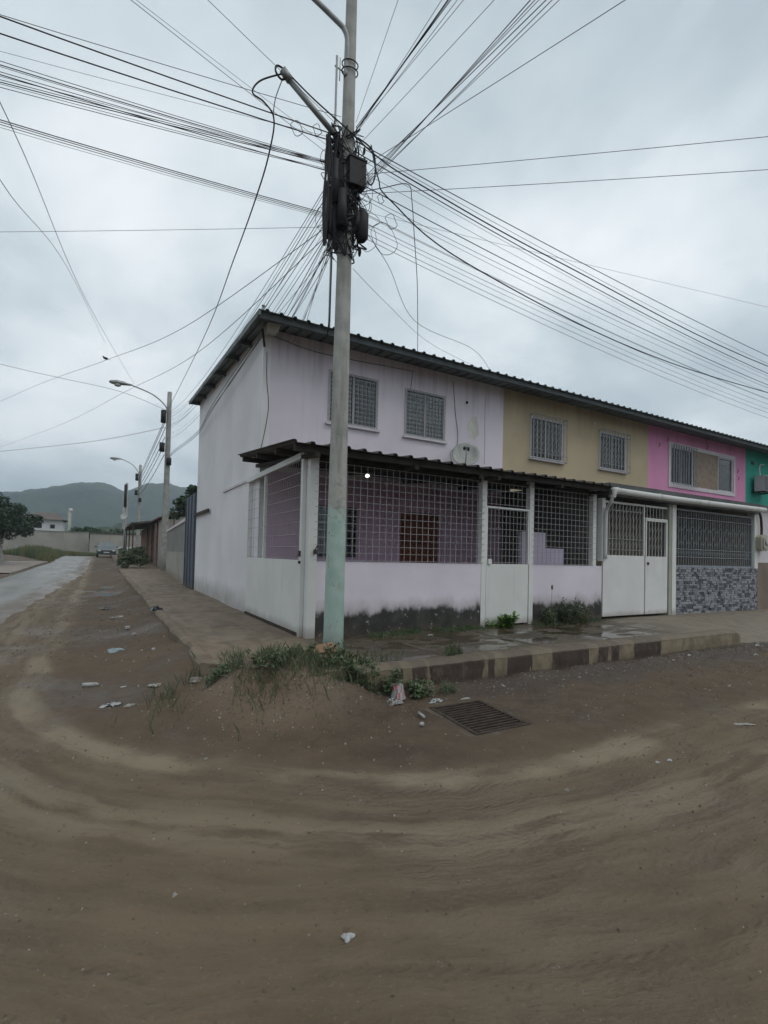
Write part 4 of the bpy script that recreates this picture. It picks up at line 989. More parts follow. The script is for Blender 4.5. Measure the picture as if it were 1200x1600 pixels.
def tree(name, base, h, crown, label, n, size, seed, mat=leaf_t, bark=barkm, lean=(0, 0)):
    rr = random.Random(seed); t = thing(name, base, label, 'tree'); B = Vector(base); C_ = Vector(crown[0])
    b = MB(); top = Vector((C_.x, C_.y, C_.z-crown[1][2]*.2))
    mid = B.lerp(top, .5)+Vector((rr.uniform(-.2, .2), 0, 0)); r0 = h*.026
    b.tube(smooth([B, mid, top], 5), [r0*(1-.055*k) for k in range(11)], 8)
    for k in range(7):
        a = rr.uniform(0, 6.28); q = B.lerp(top, rr.uniform(.45, .9)); e = C_+Vector((math.cos(a)*crown[1][0]*.6, math.sin(a)*crown[1][1]*.6, rr.uniform(-.1, .5)*crown[1][2]))
        b.tube(smooth([q, q.lerp(e, .5)+Vector((0, 0, .15)), e], 4), [r0*.45*(1-.1*j) for j in range(9)], 5)
    b.build('trunk', bark, t); b = MB(); leafcloud(b, crown[0], crown[1], n, size, rr, lumps=30); b.build('crown', mat, t); return t
tree('tree', (-7.6, 31.5, -.1), 4.0, ((-7.9, 32.0, 2.75), (1.75, 1.8, 1.35)), 'rounded dark green street tree with pale trunk at the left edge', 11000, .10, 3, bark=palem)
tree('tree', (1.9, 20.5, 0), 4.5, ((1.65, 20.5, 3.7), (.85, 1.0, .85)), 'leafy tree leaning over the street wall behind the second pole', 2200, .13, 6)
tree('tree', (-2.6, 68, .5), 4.6, ((-3.2, 68, 3.3), (1.8, 1.5, .7)), 'wide dark bush crown above the wall behind the parked car', 2500, .24, 9)
tree('tree', (-20, 75, .5), 6, ((-20, 75, 5), (4, 4, 3)), 'tree standing beyond the long boundary wall out to the left', 2000, .3, 10)
def shrub(c, rad, n, size, label, seed, mat=leaf_g, name='shrub', cat='shrub', group=None):
    rr = random.Random(seed); t = thing(name, (c[0], c[1], c[2]), label, cat, group); b = MB()
    for k in range(8):
        a = rr.uniform(0, 6.28); b.tube([(c[0], c[1], c[2]), (c[0]+rad[0]*.5*math.cos(a), c[1]+rad[1]*.5*math.sin(a), c[2]+rad[2]*1.1)], .012*max(rad[0], .3), 4)
    b.build('stem', barkm, t); b = MB(); leafcloud(b, (c[0], c[1], c[2]+rad[2]*.85), rad, n, size, rr, lumps=12); b.build('foliage', mat, t); return t
shrub((-1.05, 26.5, .1), (.75, .75, .75), 1500, .09, 'dark rounded shrub on the side pavement in front of the shack', 12)
shrub((-.6, 32, .3), (.7, .9, .6), 900, .1, 'lower shrub against the shack posts beyond the round one', 13)
# verge of tall grass at the street end: nobody could count it
rr = random.Random(8); b = MB(); bd = MB()
for k in range(12000):
    x = rr.uniform(-12.5, -2.9); y = rr.uniform(0, 1); yl = 36+(-5.6-x)*4.2 if x < -5.6 else 55
    y = yl+(61.6-yl)*y
    if x > -4.5 and rr.random() < .4: continue
    q = math.exp(-((x+8.2)/2.2)**2); hgt = rr.uniform(.2, .45)+q*rr.uniform(.1, .8); dry = fbm(np.array(x*.4), np.array(y*.2), 2, 6) > (.1 if x < -5 else -.1)
    a = rr.uniform(0, 6.28); w = rr.uniform(.03, .07); dx, dy = math.cos(a)*w, math.sin(a)*w; z = float(zf(y))-.29; l = rr.uniform(-.2, .2)
    (bd if dry else b).poly([(x-dx, y-dy, z), (x+dx, y+dy, z), (x+l+dx*.2, y, z+hgt)])
g1 = b.build('grass', leaf_g, kind='stuff'); g2 = bd.build('dry_grass', leaf_dry, kind='stuff')

# ================================================================ PARKED CAR (compact, dark)
car = thing('parked_car', (-1.98, 49.5, .39), 'small dark green parked car facing us at the end of the side street', 'car')
cb = surf('dark_car_paint', (.025, .045, .05), .05, 1, rough=.3, bmp=0, spec=.6); cgl = surf('car_glass', (.10, .13, .14), .05, 3, rough=.1, bmp=0, spec=.7)
cz = .41; cx0 = -1.98; cy0 = 48.2
secs = [(0, .30, .62, .72), (.08, .28, .75, .80), (.5, .26, .84, .84), (1.15, .26, .95, .86), (1.25, .26, .97, .86), (3.3, .26, .98, .86), (3.7, .3, .95, .82), (3.8, .4, .85, .76)]
b = MB(); rows = []
for (y, zb_, zt, hw) in secs: rows.append([(cx0-hw, cy0+y, cz+zb_+.1), (cx0-hw*.93, cy0+y, cz+zb_), (cx0+hw*.93, cy0+y, cz+zb_), (cx0+hw, cy0+y, cz+zb_+.1), (cx0+hw, cy0+y, cz+zt-.12), (cx0+hw*.88, cy0+y, cz+zt), (cx0-hw*.88, cy0+y, cz+zt), (cx0-hw, cy0+y, cz+zt-.12)])
for a, c in zip(rows, rows[1:]):
    for k in range(8): b.poly([a[k], a[(k+1) % 8], c[(k+1) % 8], c[k]])
b.poly(rows[0]); b.poly(rows[-1][::-1]); b.build('body', cb, car)
b = MB(); G = [(cx0-.76, cy0+1.2, cz+.96), (cx0+.76, cy0+1.2, cz+.96), (cx0+.60, cy0+1.85, cz+1.46), (cx0-.60, cy0+1.85, cz+1.46)]; Rr_ = [(cx0-.76, cy0+3.6, cz+.96), (cx0+.76, cy0+3.6, cz+.96), (cx0+.6, cy0+3.2, cz+1.46), (cx0-.6, cy0+3.2, cz+1.46)]
b.poly([G[3], G[2], Rr_[2], Rr_[3]]); b.build('roof', cb, car)
b = MB(); b.poly(G); b.build('windscreen', cgl, car); b = MB(); b.poly([G[0], G[3], Rr_[3], Rr_[0]]); b.poly([G[1], Rr_[1], Rr_[2], G[2]]); b.poly(Rr_[::-1]); b.build('side_glass', cgl, car)
for s_ in (-1, 1):
    b = MB(); b.ball((cx0+s_*.60, cy0+.04, cz+.62), .15, .08, .09); b.build('headlight', lampglass, car)
    b = MB(); b.box(cx0+s_*.92-.09, cx0+s_*.92+.09, cy0+1.35, cy0+1.45, cz+.95, cz+1.08); b.build('mirror', cb, car)
    for y in (.75, 3.05):
        b = MB(); xx = cx0+s_*.76; b.tube([(xx-.09, cy0+y, cz+.30), (xx+.09, cy0+y, cz+.30)], .30, 16); w_ = b.build('wheel', blackp, car)
b = MB(); b.box(cx0-.24, cx0+.24, cy0-.02, cy0+.0, cz+.42, cz+.53); b.build('number_plate', surround, car); b = MB(); b.box(cx0-.42, cx0+.42, cy0-.012, cy0+.01, cz+.56, cz+.66); b.build('radiator_grille', blackp, car)

# ================================================================ UTILITY POLES
def lamp_head(par, p, d, s=1.0):
    p = Vector(p); d = Vector(d).normalized(); w = d.cross(Vector((0, 0, 1))).normalized(); u = w.cross(d); b = MB(); rows = []
    for t_, hw, hu, hd in ((-.05, .04, .03, .03), (.12, .06, .05, .05), (.25, .11, .09, .06), (.5, .14, .11, .08), (.68, .11, .08, .07), (.78, .04, .04, .03)):
        c = p+d*t_*s; rows.append([c+w*hw*s*math.cos(a)+u*(hu if math.sin(a) > 0 else hd)*s*math.sin(a) for a in np.linspace(0, 2*math.pi, 11)[:-1]])
    for a, c in zip(rows, rows[1:]):
        for k in range(10): b.poly([a[k], a[(k+1) % 10], c[(k+1) % 10], c[k]], smooth=True)
    b.poly(rows[0][::-1]); b.poly(rows[-1]); hd_ = b.build('lamp_head', galv, par)
    b = MB(); b.ball(p+d*.48*s-u*.09*s, .13*s, .13*s, .06*s); b.build('lens', lampglass, hd_)
up = thing('utility_pole', (.08, -.68, 0), 'tall concrete utility pole with mint green painted foot and a mass of cables', 'utility pole')
b = MB(); hs = np.linspace(-.2, 10.2, 22); b.tube([(.08+.002*h, -.68-.002*h, h) for h in hs], [.128-.0068*h for h in hs], 20); b.build('shaft', polem, up)
b = MB(); b.tube(smooth([(.03, -.72, 7.30), (.04, -.74, 7.62), (.0, -.74, 7.86), (-.16, -.70, 8.0), (-.62, -.55, 8.35), (-1.3, -.3, 8.9), (-1.9, -.1, 9.25)], 6), .032, 8); b.build('lamp_arm', galv, up)
lamp_head(up, (-1.85, -.12, 9.22), (-1, .33, .1))
b = MB()
for z in (7.42, 7.52): b.tube([(.10+.105*math.cos(a), -.69+.105*math.sin(a), z+.03*math.sin(a)) for a in np.linspace(0, 6.28, 16)], .008, 5)
b.build('clamp_band', rustm, up)
b = MB(); b.tube([(.03, -.70, 6.42), (-.74, -.72, 6.90)], .034, 8); b.tube([(-.70, -.72, 6.88), (-.80, -.72, 6.96)], .05, 6); b.build('strut', galv, up)
b = MB(); b.tube(smooth([(-.78, -.72, 6.98), (-.86, -.70, 7.0), (-.88, -.72, 6.90), (-.80, -.72, 6.84), (-.72, -.74, 6.92)], 5), .012, 6); b.build('cable_eye', cablem, up)
b = MB(); b.tube([(-.14, -.72, 5.15), (-.14, -.72, 5.72)], .062, 12); b.tube([(-.10, -.78, 5.55), (-.10, -.78, 6.1)], .05, 10); b.build('splice_closure', blackp, up)
b = MB(); b.tube([(-.02, -.82, 5.25), (-.02, -.82, 5.72)], .065, 12); b.build('splice_closure', blackp, up)
b = MB(); b.box(.05, .28, -.88, -.76, 5.84, 6.17); bx_ = b.build('junction_box', blackp, up); b = MB(); b.box(.04, .29, -.89, -.75, 6.171, 6.195); b.build('lid', blackp, bx_)
b = MB(); b.tube([(.29, -.78, 5.20), (.29, -.78, 5.25), (.29, -.78, 5.55), (.28, -.78, 5.62)], [.04, .08, .08, .04], 14); b.tube([(.22, -.78, 5.3), (.22, -.78, 5.55)], .05, 10); b.build('splice_closure', blackp, up)
rr = random.Random(21)
b = MB()   # coils and slack wound round the shaft
for k in range(110):
    z0 = rr.uniform(5.15, 6.45); a0 = rr.uniform(0, 6.28); n = rr.randint(5, 9); pts = []
    for i in range(n):
        a0 += rr.uniform(-1.3, 1.3); r_ = rr.uniform(.11, .20 if rr.random() < .85 else .30); z0 = min(6.65, max(4.95, z0+rr.uniform(-.28, .28)))
        pts.append((.09+r_*math.cos(a0)*1.15-.04, -.70+r_*math.sin(a0)*.7, z0))
    b.tube(smooth(pts, 5), rr.choice((.004, .005, .007, .010)), 4, cap=False)
for k in range(14):
    x = rr.uniform(-.22, -.02); b.tube(smooth([(x, -.74+rr.uniform(-.08, .04), 6.4), (x+rr.uniform(-.05, .05), -.78, 6.0), (x+rr.uniform(-.04, .04), -.78, 5.5), (x, -.75, 5.0)], 4), rr.choice((.008, .012, .016)), 5, cap=False)
for k in range(14):   # loose tails below and to the sides
    s_ = rr.choice((-1, 1)); x = .08+s_*rr.uniform(.1, .25); z = rr.uniform(5.1, 6.3); w = rr.uniform(.05, .22)*s_; dd = rr.uniform(.1, .4)
    b.tube(smooth([(x, -.72, z), (x+w, -.75, z+rr.uniform(-.1, .12)), (x+w*1.3, -.75, z-dd*.6), (x+w*.5, -.72, z-dd), (x, -.7, z-dd*.7)], 5), .0035, 4, cap=False)
b.build('cable_tangle', cablem, up, kind='stuff')
b = MB(); 
for k in range(26):
    z = rr.uniform(5.05, 6.5); s_ = rr.choice((-1, -1, 1)); b.ball((.08+s_*rr.uniform(.1, .25), -.74, z), rr.uniform(.015, .04), .03, rr.uniform(.02, .07), 8, 5)
b.build('wire_clamps', blackp, up, kind='stuff')
cable('ground_wire', [(-.10, -.74, 5.1), (-.10, -.72, 4.2), (-.12, -.70, 3.9)], .008, up, cablem)

def spole(base, h, head, label, r0=.19):
    x, y, z = base; t = thing('street_light_pole', base, label, 'utility pole')
    b = MB(); hs = np.linspace(-.2, h, 10); b.tube([(x, y, z+q) for q in hs], [r0-.007*q for q in hs], 14); b.build('shaft', concrete_pole, t)
    hx, hy, hz = head; b = MB(); b.tube(smooth([(x-.12, y, z+h*.88), (x-.2, y, z+h*.92), (x+(hx-x)*.45, y, z+h*.92+(hz-z-h*.92)*.62), (hx, hy, hz)], 6), .035, 7); b.build('lamp_arm', galv, t)
    lamp_head(t, (hx, hy, hz), (-1, 0, -.02), 1.35)
    for (zz_, sx, hh, dz) in ((8.2, -.3, .3, .7), (6.6, -.32, .25, .5), (5.9, .05, .3, .4)):
        q = MB(); q.tube([(x+sx, y-.2, z+zz_*h/10), (x+sx, y-.2, z+zz_*h/10+dz)], .14, 8); q.build('splice_box', blackp, t)
    return t
spole((.62, 24, -.02), 10.2, (-1.35, 24, 10.22), 'nearest grey concrete lamp pole on the side street beyond the lilac house')
spole((.72, 49, .66), 9.1, (-.95, 49, 10.15), 'second lamp pole of the side street beyond the tin roofed shack')
t = thing('street_light_pole', (.55, 74, 1.0), 'farthest pole of the side street showing just above the shack awning', 'utility pole')
b = MB(); b.tube([(.2, 74, .4), (.2, 74, 9.4)], [.2, .13], 10); b.build('shaft', concrete_pole, t)
for p_, l_ in (((-.35, 52, .6), 'short dark banded pole just left of the second lamp pole'),):
    t = thing('utility_pole', p_, l_, 'utility pole'); b = MB(); b.tube([(-.30, 52, .4), (-.30, 52, 8.2)], [.16, .11], 10); b.build('shaft', concrete_pole, t); b = MB(); b.tube([(-.42, 51.8, 5.6), (-.42, 51.8, 8.0)], .14, 8); b.build('splice_box', blackp, t)

# ================================================================ OVERHEAD CABLES
WG = {
 'A': ('overhead_cable', 'one of two thick black cables rising to the top left corner from the pole', 'thick cables to the upper left'),
 'A2': ('overhead_cable', 'thin cable running close above the thick pair to the upper left', 'thin cables above the thick pair'),
 'B': ('overhead_cable', 'cable in the dense dark bundle crossing the street to the left from mid pole', 'dense cable bundle to the left'),
 'Cc': ('overhead_cable', 'cable in the low tight bundle sloping to the left below the dense bundle', 'low cable bundle to the left'),
 'single_h': ('overhead_cable', 'single thin nearly level wire running left from the lowest pole clamp', None),
 'H1': ('overhead_cable', 'thin wire passing high overhead from the pole to the top left edge', 'thin wires to the top edge'),
 'D1': ('overhead_cable', 'lone thin wire rising steeply to the right of the pole top', 'lone steep wires'),
 'D2': ('overhead_cable', 'cable in the steep bundle just right of the pole top rising out of view', 'steep bundle near the pole top'),
 'D3': ('overhead_cable', 'cable in the fanned bundle rising to the top edge right of centre', 'fanned bundle to the top edge'),
 'D4': ('overhead_cable', 'single thin wire rising diagonally far right of the fanned bundle', None),
 'D5': ('overhead_cable', 'long thin wire stretching gently up to the right edge across open sky', 'two gentle wires to the right'),
 'D6': ('overhead_cable', 'faint thin wire drifting down to the right above the house row', None),
 'R': ('overhead_cable', 'cable in the wide sagging sheaf running right along the house row', 'sagging cables along the house row'),
 'P': ('overhead_cable', 'cable in the sheaf running past the roof corner to the next lamp pole', 'cables to the next lamp pole'),
 'Q': ('overhead_cable', 'thin drop wire slanting from the pole down behind the lilac house roof', 'drop wires over the roof'),
}
def wire(g, S_, E_, sag, r, label=None, n=22, mat=None):
    S_ = Vector(S_); E_ = Vector(E_); pts = [S_.lerp(E_, t_)-Vector((0, 0, 4*sag*t_*(1-t_))) for t_ in [k/n for k in range(n+1)]]
    b = MB(); b.tube(pts, r, 5, cap=True); nm, lb, gr = WG[g] if g else ('overhead_cable', label, None)
    return b.build(nm, mat or (cablem if r > .0045 else cablegrey), None, label=lb, cat='cable', group=gr)
WIRES = [
('A', [-0.02, -0.72, 6.49], [-21.99, 0.34, 6.49], 0.5, 0.01) ,
('A', [-0.02, -0.72, 6.4], [-21.96, 0.89, 6.4], 0.5, 0.01) ,
('A2', [-0.02, -0.72, 6.75], [-21.77, 2.57, 6.75], 0.35, 0.005) ,
('A2', [-0.02, -0.72, 6.45], [-21.72, 2.92, 6.45], 0.4, 0.003) ,
('B', [-0.02, -0.72, 6.12], [-21.95, 1.02, 6.12], 0.45, 0.005) ,
('B', [-0.02, -0.74, 6.09], [-21.95, 1.02, 6.09], 0.49, 0.007) ,
('B', [-0.02, -0.76, 6.06], [-21.96, 0.86, 6.06], 0.53, 0.004) ,
('B', [-0.02, -0.78, 6.03], [-21.91, 1.46, 6.03], 0.45, 0.005) ,
('B', [-0.02, -0.72, 6.0], [-21.96, 0.96, 6.0], 0.49, 0.007) ,
('B', [-0.02, -0.74, 6.12], [-21.85, 1.96, 6.12], 0.53, 0.004) ,
('B', [-0.02, -0.76, 6.09], [-21.79, 2.43, 6.09], 0.45, 0.005) ,
('B', [-0.02, -0.78, 6.06], [-21.8, 2.32, 6.06], 0.49, 0.007) ,
('B', [-0.02, -0.72, 6.03], [-21.88, 1.75, 6.03], 0.53, 0.004) ,
('B', [-0.02, -0.74, 6.0], [-21.82, 2.23, 6.0], 0.45, 0.005) ,
('Cc', [-0.02, -0.72, 5.45], [-22.02, -0.51, 5.45], 0.6, 0.007) ,
('Cc', [-0.02, -0.72, 5.43], [-22.02, -0.51, 5.43], 0.6, 0.006) ,
('Cc', [-0.02, -0.72, 5.41], [-22.02, -0.47, 5.41], 0.6, 0.005) ,
('Cc', [-0.02, -0.72, 5.39], [-22.02, -0.39, 5.39], 0.6, 0.003) ,
('single_h', [-0.02, -0.72, 5.32], [-24.27, 13.28, 5.32], 0.3, 0.004) ,
('H1', [-0.02, -0.72, 6.15], [-18.77, -7.67, 6.15], 0.4, 0.004) ,
('H1', [-0.02, -0.72, 6.25], [-18.82, -7.54, 6.25], 0.5, 0.003) ,
('H1', [-0.02, -0.72, 6.6], [-18.27, -8.89, 6.6], 0.4, 0.004) ,
('D1', [0.18, -0.75, 6.75], [-3.7, -20.37, 6.75], 0.3, 0.004) ,
('D2', [0.18, -0.75, 6.6], [-0.2, -20.75, 6.6], 0.4, 0.004) ,
('D2', [0.18, -0.75, 6.64], [0.56, -20.75, 6.64], 0.4, 0.011) ,
('D2', [0.18, -0.75, 6.68], [1.0, -20.73, 6.68], 0.4, 0.007) ,
('D2', [0.18, -0.75, 6.6], [1.06, -20.73, 6.6], 0.4, 0.004) ,
('D2', [0.18, -0.75, 6.64], [1.77, -20.69, 6.64], 0.4, 0.004) ,
('D1', [0.18, -0.75, 6.4], [2.41, -20.63, 6.4], 0.4, 0.004) ,
('D3', [0.18, -0.75, 5.75], [1.06, -22.73, 5.75], 0.4, 0.006) ,
('D3', [0.18, -0.75, 5.8], [1.54, -22.71, 5.8], 0.4, 0.005) ,
('D3', [0.18, -0.75, 5.85], [2.0, -22.67, 5.85], 0.4, 0.004) ,
('D3', [0.18, -0.75, 5.9], [2.62, -22.61, 5.9], 0.4, 0.006) ,
('D3', [0.18, -0.75, 5.75], [2.07, -22.67, 5.75], 0.4, 0.005) ,
('D3', [0.18, -0.75, 5.8], [2.66, -22.61, 5.8], 0.4, 0.004) ,
('D4', [0.18, -0.75, 6.1], [7.27, -21.57, 6.1], 0.3, 0.005) ,
('D5', [0.18, -0.75, 6.05], [19.92, -17.67, 6.05], 0.25, 0.005) ,
('D5', [0.18, -0.75, 5.8], [20.5, -16.97, 5.8], 0.25, 0.005) ,
('R', [0.18, -0.75, 6.5], [25.18, -0.75, 6.5], 0.36, 0.009) ,
('R', [0.18, -0.75, 6.46], [25.18, -0.81, 6.46], 0.53, 0.005) ,
('R', [0.18, -0.75, 6.36], [25.18, -0.87, 6.36], 0.69, 0.01) ,
('R', [0.18, -0.75, 6.3], [25.18, -0.75, 6.3], 0.65, 0.004) ,
('R', [0.18, -0.75, 6.15], [25.18, -0.81, 6.15], 0.61, 0.004) ,
('R', [0.18, -0.75, 5.98], [25.18, -0.87, 5.98], 0.58, 0.009) ,
('R', [0.18, -0.75, 5.85], [25.18, -0.75, 5.85], 0.48, 0.005) ,
('R', [0.18, -0.75, 5.8], [25.18, -0.81, 5.8], 0.57, 0.004) ,
('R', [0.18, -0.75, 5.62], [25.18, -0.87, 5.62], 0.55, 0.005) ,
('R', [0.18, -0.75, 5.6], [25.18, -0.75, 5.6], 0.51, 0.004) ,
('R', [0.18, -0.75, 5.5], [25.18, -0.81, 5.5], 0.54, 0.005) ,
('R', [0.18, -0.75, 5.45], [25.18, -0.87, 5.45], 0.62, 0.004) ,
('R', [0.18, -0.75, 5.36], [25.18, -0.75, 5.36], 0.59, 0.005) ,
('R', [0.18, -0.75, 5.3], [25.18, -0.81, 5.3], 0.67, 0.005) ,
('D6', [0.18, -0.75, 5.6], [29.47, -7.24, 5.6], -0.0, 0.003) ,
('P', [-0.04, -0.6, 6.1], [0.58, 23.95, 9.0], 0.55, 0.007) ,
('P', [-0.04, -0.6, 6.05], [0.58, 23.95, 8.9], 0.7, 0.005) ,
('P', [-0.04, -0.6, 5.95], [0.58, 23.95, 8.7], 0.62, 0.008) ,
('P', [-0.04, -0.6, 5.9], [0.58, 23.95, 8.6], 0.8, 0.004) ,
('P', [-0.04, -0.6, 5.8], [0.58, 23.95, 8.3], 0.75, 0.007) ,
('P', [-0.04, -0.6, 5.7], [0.58, 23.95, 8.2], 0.5, 0.005) ,
('P', [-0.04, -0.6, 5.6], [0.58, 23.95, 8.1], 0.55, 0.008) ,
('P', [-0.04, -0.6, 5.5], [0.58, 23.95, 7.8], 0.7, 0.004) ,
('P', [-0.04, -0.6, 5.4], [0.58, 23.95, 7.5], 0.62, 0.007) ,

]
ORD = ['first', 'second', 'third', 'fourth', 'fifth', 'sixth', 'seventh', 'eighth', 'ninth', 'tenth', 'eleventh', 'twelfth', 'thirteenth', 'last']
WL = {'A': '%s from the top of two thick black cables rising to the upper left', 'A2': '%s from the top of the thin cables above and between the thick pair', 'B': '%s from the top in the dense dark cable bundle crossing left from mid pole',
      'Cc': '%s from the top in the low tight cable bundle sloping to the left', 'H1': '%s from the left of three thin wires reaching the top edge', 'D1': '%s from the left of the lone steep wires right of the pole top',
      'D2': '%s from the left in the steep cable bundle beside the pole top', 'D3': '%s from the left in the fanned cable bundle reaching the top edge', 'D5': '%s from the top of two gentle wires rising to the right edge',
      'R': '%s from the top in the sagging cable sheaf above the house row', 'P': '%s from the top in the sheaf passing the roof corner to the lamp pole'}
cnt = {}
for g, s_, e_, sag, r in WIRES:
    o_ = wire(g, s_, e_, sag, r*.68); cnt[g] = cnt.get(g, 0)+1
    if g in WL: o_['label'] = WL[g] % ORD[cnt[g]-1]
rr = random.Random(5)
for k in range(11):
    z = 5.0+rr.uniform(0, .45); wire('Q', (-.06, -.66, z), (1.4+rr.uniform(-.9, 1.6), 11+rr.uniform(-1, 2), 8.0+rr.uniform(-1.2, .4)), rr.uniform(.15, .5), rr.choice((.004, .006, .0035)), n=14)['label'] = ORD[k]+' of the thin drop wires fanning from the pole foot clamp behind the lilac roof'
def lone(name, pts, r, label, mat=cablegrey, grp=None):
    b = MB(); b.tube(smooth(pts, 8), r, 5); return b.build(name, mat, None, label=label, cat='cable', group=grp)
lone('overhead_cable', [(-.78, -.72, 6.93), (-1.05, -.7, 6.72), (-1.14, -.7, 6.53), (-1.0, -.7, 6.48), (-.87, -.66, 6.38), (-.84, -.45, 6.2), (-.78, .3, 6.15), (-.5, 3, 6.7), (.1, 10, 7.9), (.55, 23.9, 9.15)], .010, 'long looping cable hung from the tip of the slanting strut to the next lamp pole', cablem)
lone('overhead_cable', [(-.78, -.72, 6.90), (-.86, -.68, 6.62), (-.88, -.66, 6.40)], .006, 'short tie wire between the strut tip and the looping cable')
lone('overhead_cable', [(-.74, -.74, 6.94), (-.4, -.74, 6.78), (.05, -.80, 6.55), (.5, -.80, 6.38), (1.2, -.8, 6.28), (4, -.8, 6.08), (11.3, -.8, 5.86), (25, -.8, 6.5)], .009, 'thick cable from the strut tip crossing in front of the pole', cablem)
for k in range(3):
    lone('wall_cable', [(-.09, 2.36, 5.15-.04*k), (-.14, 4.5, 5.02-.05*k-.08*(k == 1)), (-.15, 7, 4.88-.07*k), (-.10, 9.3, 4.75-.05*k), (-.2, 14, 5.0-.05*k), (.2, 19, 5.6), (.50, 23.9, 6.6-.2*k)], .006, ('upper', 'middle', 'lower')[k]+' cable of the trio strung along the side wall from the service mast', cablem, 'cables along the side wall')
lone('overhead_cable', [(.22, -.72, 5.85), (.6, -.75, 6.05), (1.0, -.72, 6.28), (1.15, -.6, 6.18), (1.30, -.45, 5.8), (1.72, .1, 5.55), (2.2, .8, 5.40), (2.80, 1.7, 5.32), (3.27, 2.45, 5.30)], .006, 'loose hanging cable dropping from the pole to the house roof between the two windows')
lone('overhead_cable', [(.25, -.72, 5.5), (.9, -.4, 5.28), (1.9, .4, 5.05), (3.6, 1.0, 5.2), (5.1, 2.2, 5.5)], .004, 'thin drop wire reaching the roof near the tan house join')
lone('overhead_cable', [(.2, -.72, 4.85), (1.2, .2, 5.1), (3.0, 1.6, 5.4), (5.0, 2.3, 5.48)], .003, 'faintest drop wire crossing the sky just above the lilac roof')
lone('overhead_cable', [(.2, -.76, 6.55), (.42, -.78, 6.45), (.45, -.8, 6.15), (.40, -.8, 5.98), (.33, -.8, 6.0)], .010, 'black cable loop hanging beside the junction box', cablem)
lone('overhead_cable', [(.38, -.8, 6.5), (.5, -.8, 6.1), (.7, -.8, 5.88), (2.0, -.8, 5.45), (6, -.8, 5.1), (11.5, -.8, 5.25), (25, -.8, 6.0)], .009, 'heavy cable curling off the loop and sagging away along the houses', cablem)
for k, (x, z, r_) in enumerate(((.72, 5.62, .09), (.55, 5.86, .05), (-.62, 6.28, .08), (-.36, 6.38, .06), (.62, 5.35, .2))):
    b = MB(); b.tube([(x+r_*math.cos(a), -.78+.02*math.sin(3*a), z+r_*math.sin(a)) for a in np.linspace(0, 6.6, 22)], .004, 4); b.build('slack_loop', cablem, up)
# faint wires over the side street
lone('overhead_cable', [(-3.95, -.4, 6.3), (-3.75, 3, 7.3), (-3.1, 12, 9.0), (-.92, 30, 12.1)], .006, 'faint wire dropping steeply at the left edge of the sky')
lone('overhead_cable', [(-4.2, -1.0, 6.2), (-4.09, 3.4, 7.0), (-3.7, 12, 10.0), (-2.66, 30, 14.4)], .006, 'fainter second wire dropping steeply near the left edge')
lone('overhead_cable', [(-.1, -.7, 5.35), (-1.3, 3.5, 5.35), (-2.55, 7.94, 5.95), (-4.6, 15, 7.0), (-8, 27, 8.6)], .005, 'thin crossing wire that carries a small bird to the far left')
lone('overhead_cable', [(-.1, -.68, 5.25), (-.9, 4.5, 5.3), (-2.0, 11, 6.1), (-4.4, 22, 7.1), (-9.5, 38, 8.0)], .005, 'thin crossing wire just under the one with the bird')
lone('overhead_cable', [(.55, 24, 9.1), (-1.8, 24, 9.75), (-4.5, 24, 9.95), (-7.1, 24, 10.15), (-14, 24, 10.9)], .010, 'thin wire crossing the side street at the lamp head of the nearest lamp pole')
lone('overhead_cable', [(.6, 24, 8.2), (-3.5, 30, 7.9), (-12, 44, 8.4)], .012, 'thin low wire leaving the nearest lamp pole for the far left')
for k in range(6):
    z0 = (8.7, 8.5, 8.1, 7.6, 7.2, 6.6)[k]
    pts = [Vector((.45, 24, z0)).lerp(Vector((.55, 49, z0*.72+2.0)), t_)-Vector((.12*math.sin(3.14*t_), 0, 4*(.35+.05*k)*t_*(1-t_))) for t_ in np.linspace(0, 1, 14)]
    b = MB(); b.tube(pts, .018, 5); b.build('overhead_cable', cablem, None, label=ORD[k]+' from the top of the dark cables between the two lamp poles', cat='cable', group='cables between the side street lamp poles')
bd_ = thing('bird', (-2.55, 7.94, 5.97), 'tiny dark bird perched on a thin wire in the left sky', 'bird')
b = MB(); b.ball((-2.55, 7.94, 6.0), .055, .03, .032); b.ball((-2.60, 7.94, 6.03), .024, .02, .022, 8, 5); b.poly([(-2.50, 7.93, 6.0), (-2.50, 7.95, 6.0), (-2.42, 7.95, 5.97), (-2.42, 7.93, 5.97)]); b.build('body', blackp, bd_)

# ================================================================ DRAIN GRATE
dg = thing('drain_grate', (.52, -2.9, -.28), 'rusty barred storm drain grate set in the dirt near the kerb', 'drain grate')
q = [(.28, -2.55), (.86, -2.55), (.79, -3.28), (.21, -3.28)]
zg = -.279
b = MB()
def bead(p0, p1, w, z0, z1):
    p0 = Vector((*p0, 0)); p1 = Vector((*p1, 0)); d = (p1-p0).normalized(); n = Vector((-d.y, d.x, 0))*w/2; e = d*w/2
    a = [p0-e+n, p0-e-n, p1+e-n, p1+e+n]; lo = [(v.x, v.y, z0) for v in a]; hi = [(v.x, v.y, z1) for v in a]; b.poly(hi[::-1]); b.poly(lo)
    for k in range(4): b.poly([lo[k], lo[(k+1) % 4], hi[(k+1) % 4], hi[k]])
for i in range(4):
    bead(q[i], q[(i+1) % 4], .035, zg-.06, zg+(.001*(i % 2)))
b.build('frame', rustm, dg)
for i in range(1, 13):
    t_ = i/13; a = Vector((*q[0], 0)).lerp(Vector((*q[3], 0)), t_); c = Vector((*q[1], 0)).lerp(Vector((*q[2], 0)), t_)
    b = MB(); bead((a.x+.02, a.y), (c.x-.02, c.y), .022, zg-.05, zg-.006); b.build('grate_bar', rustm, dg)
b = MB()
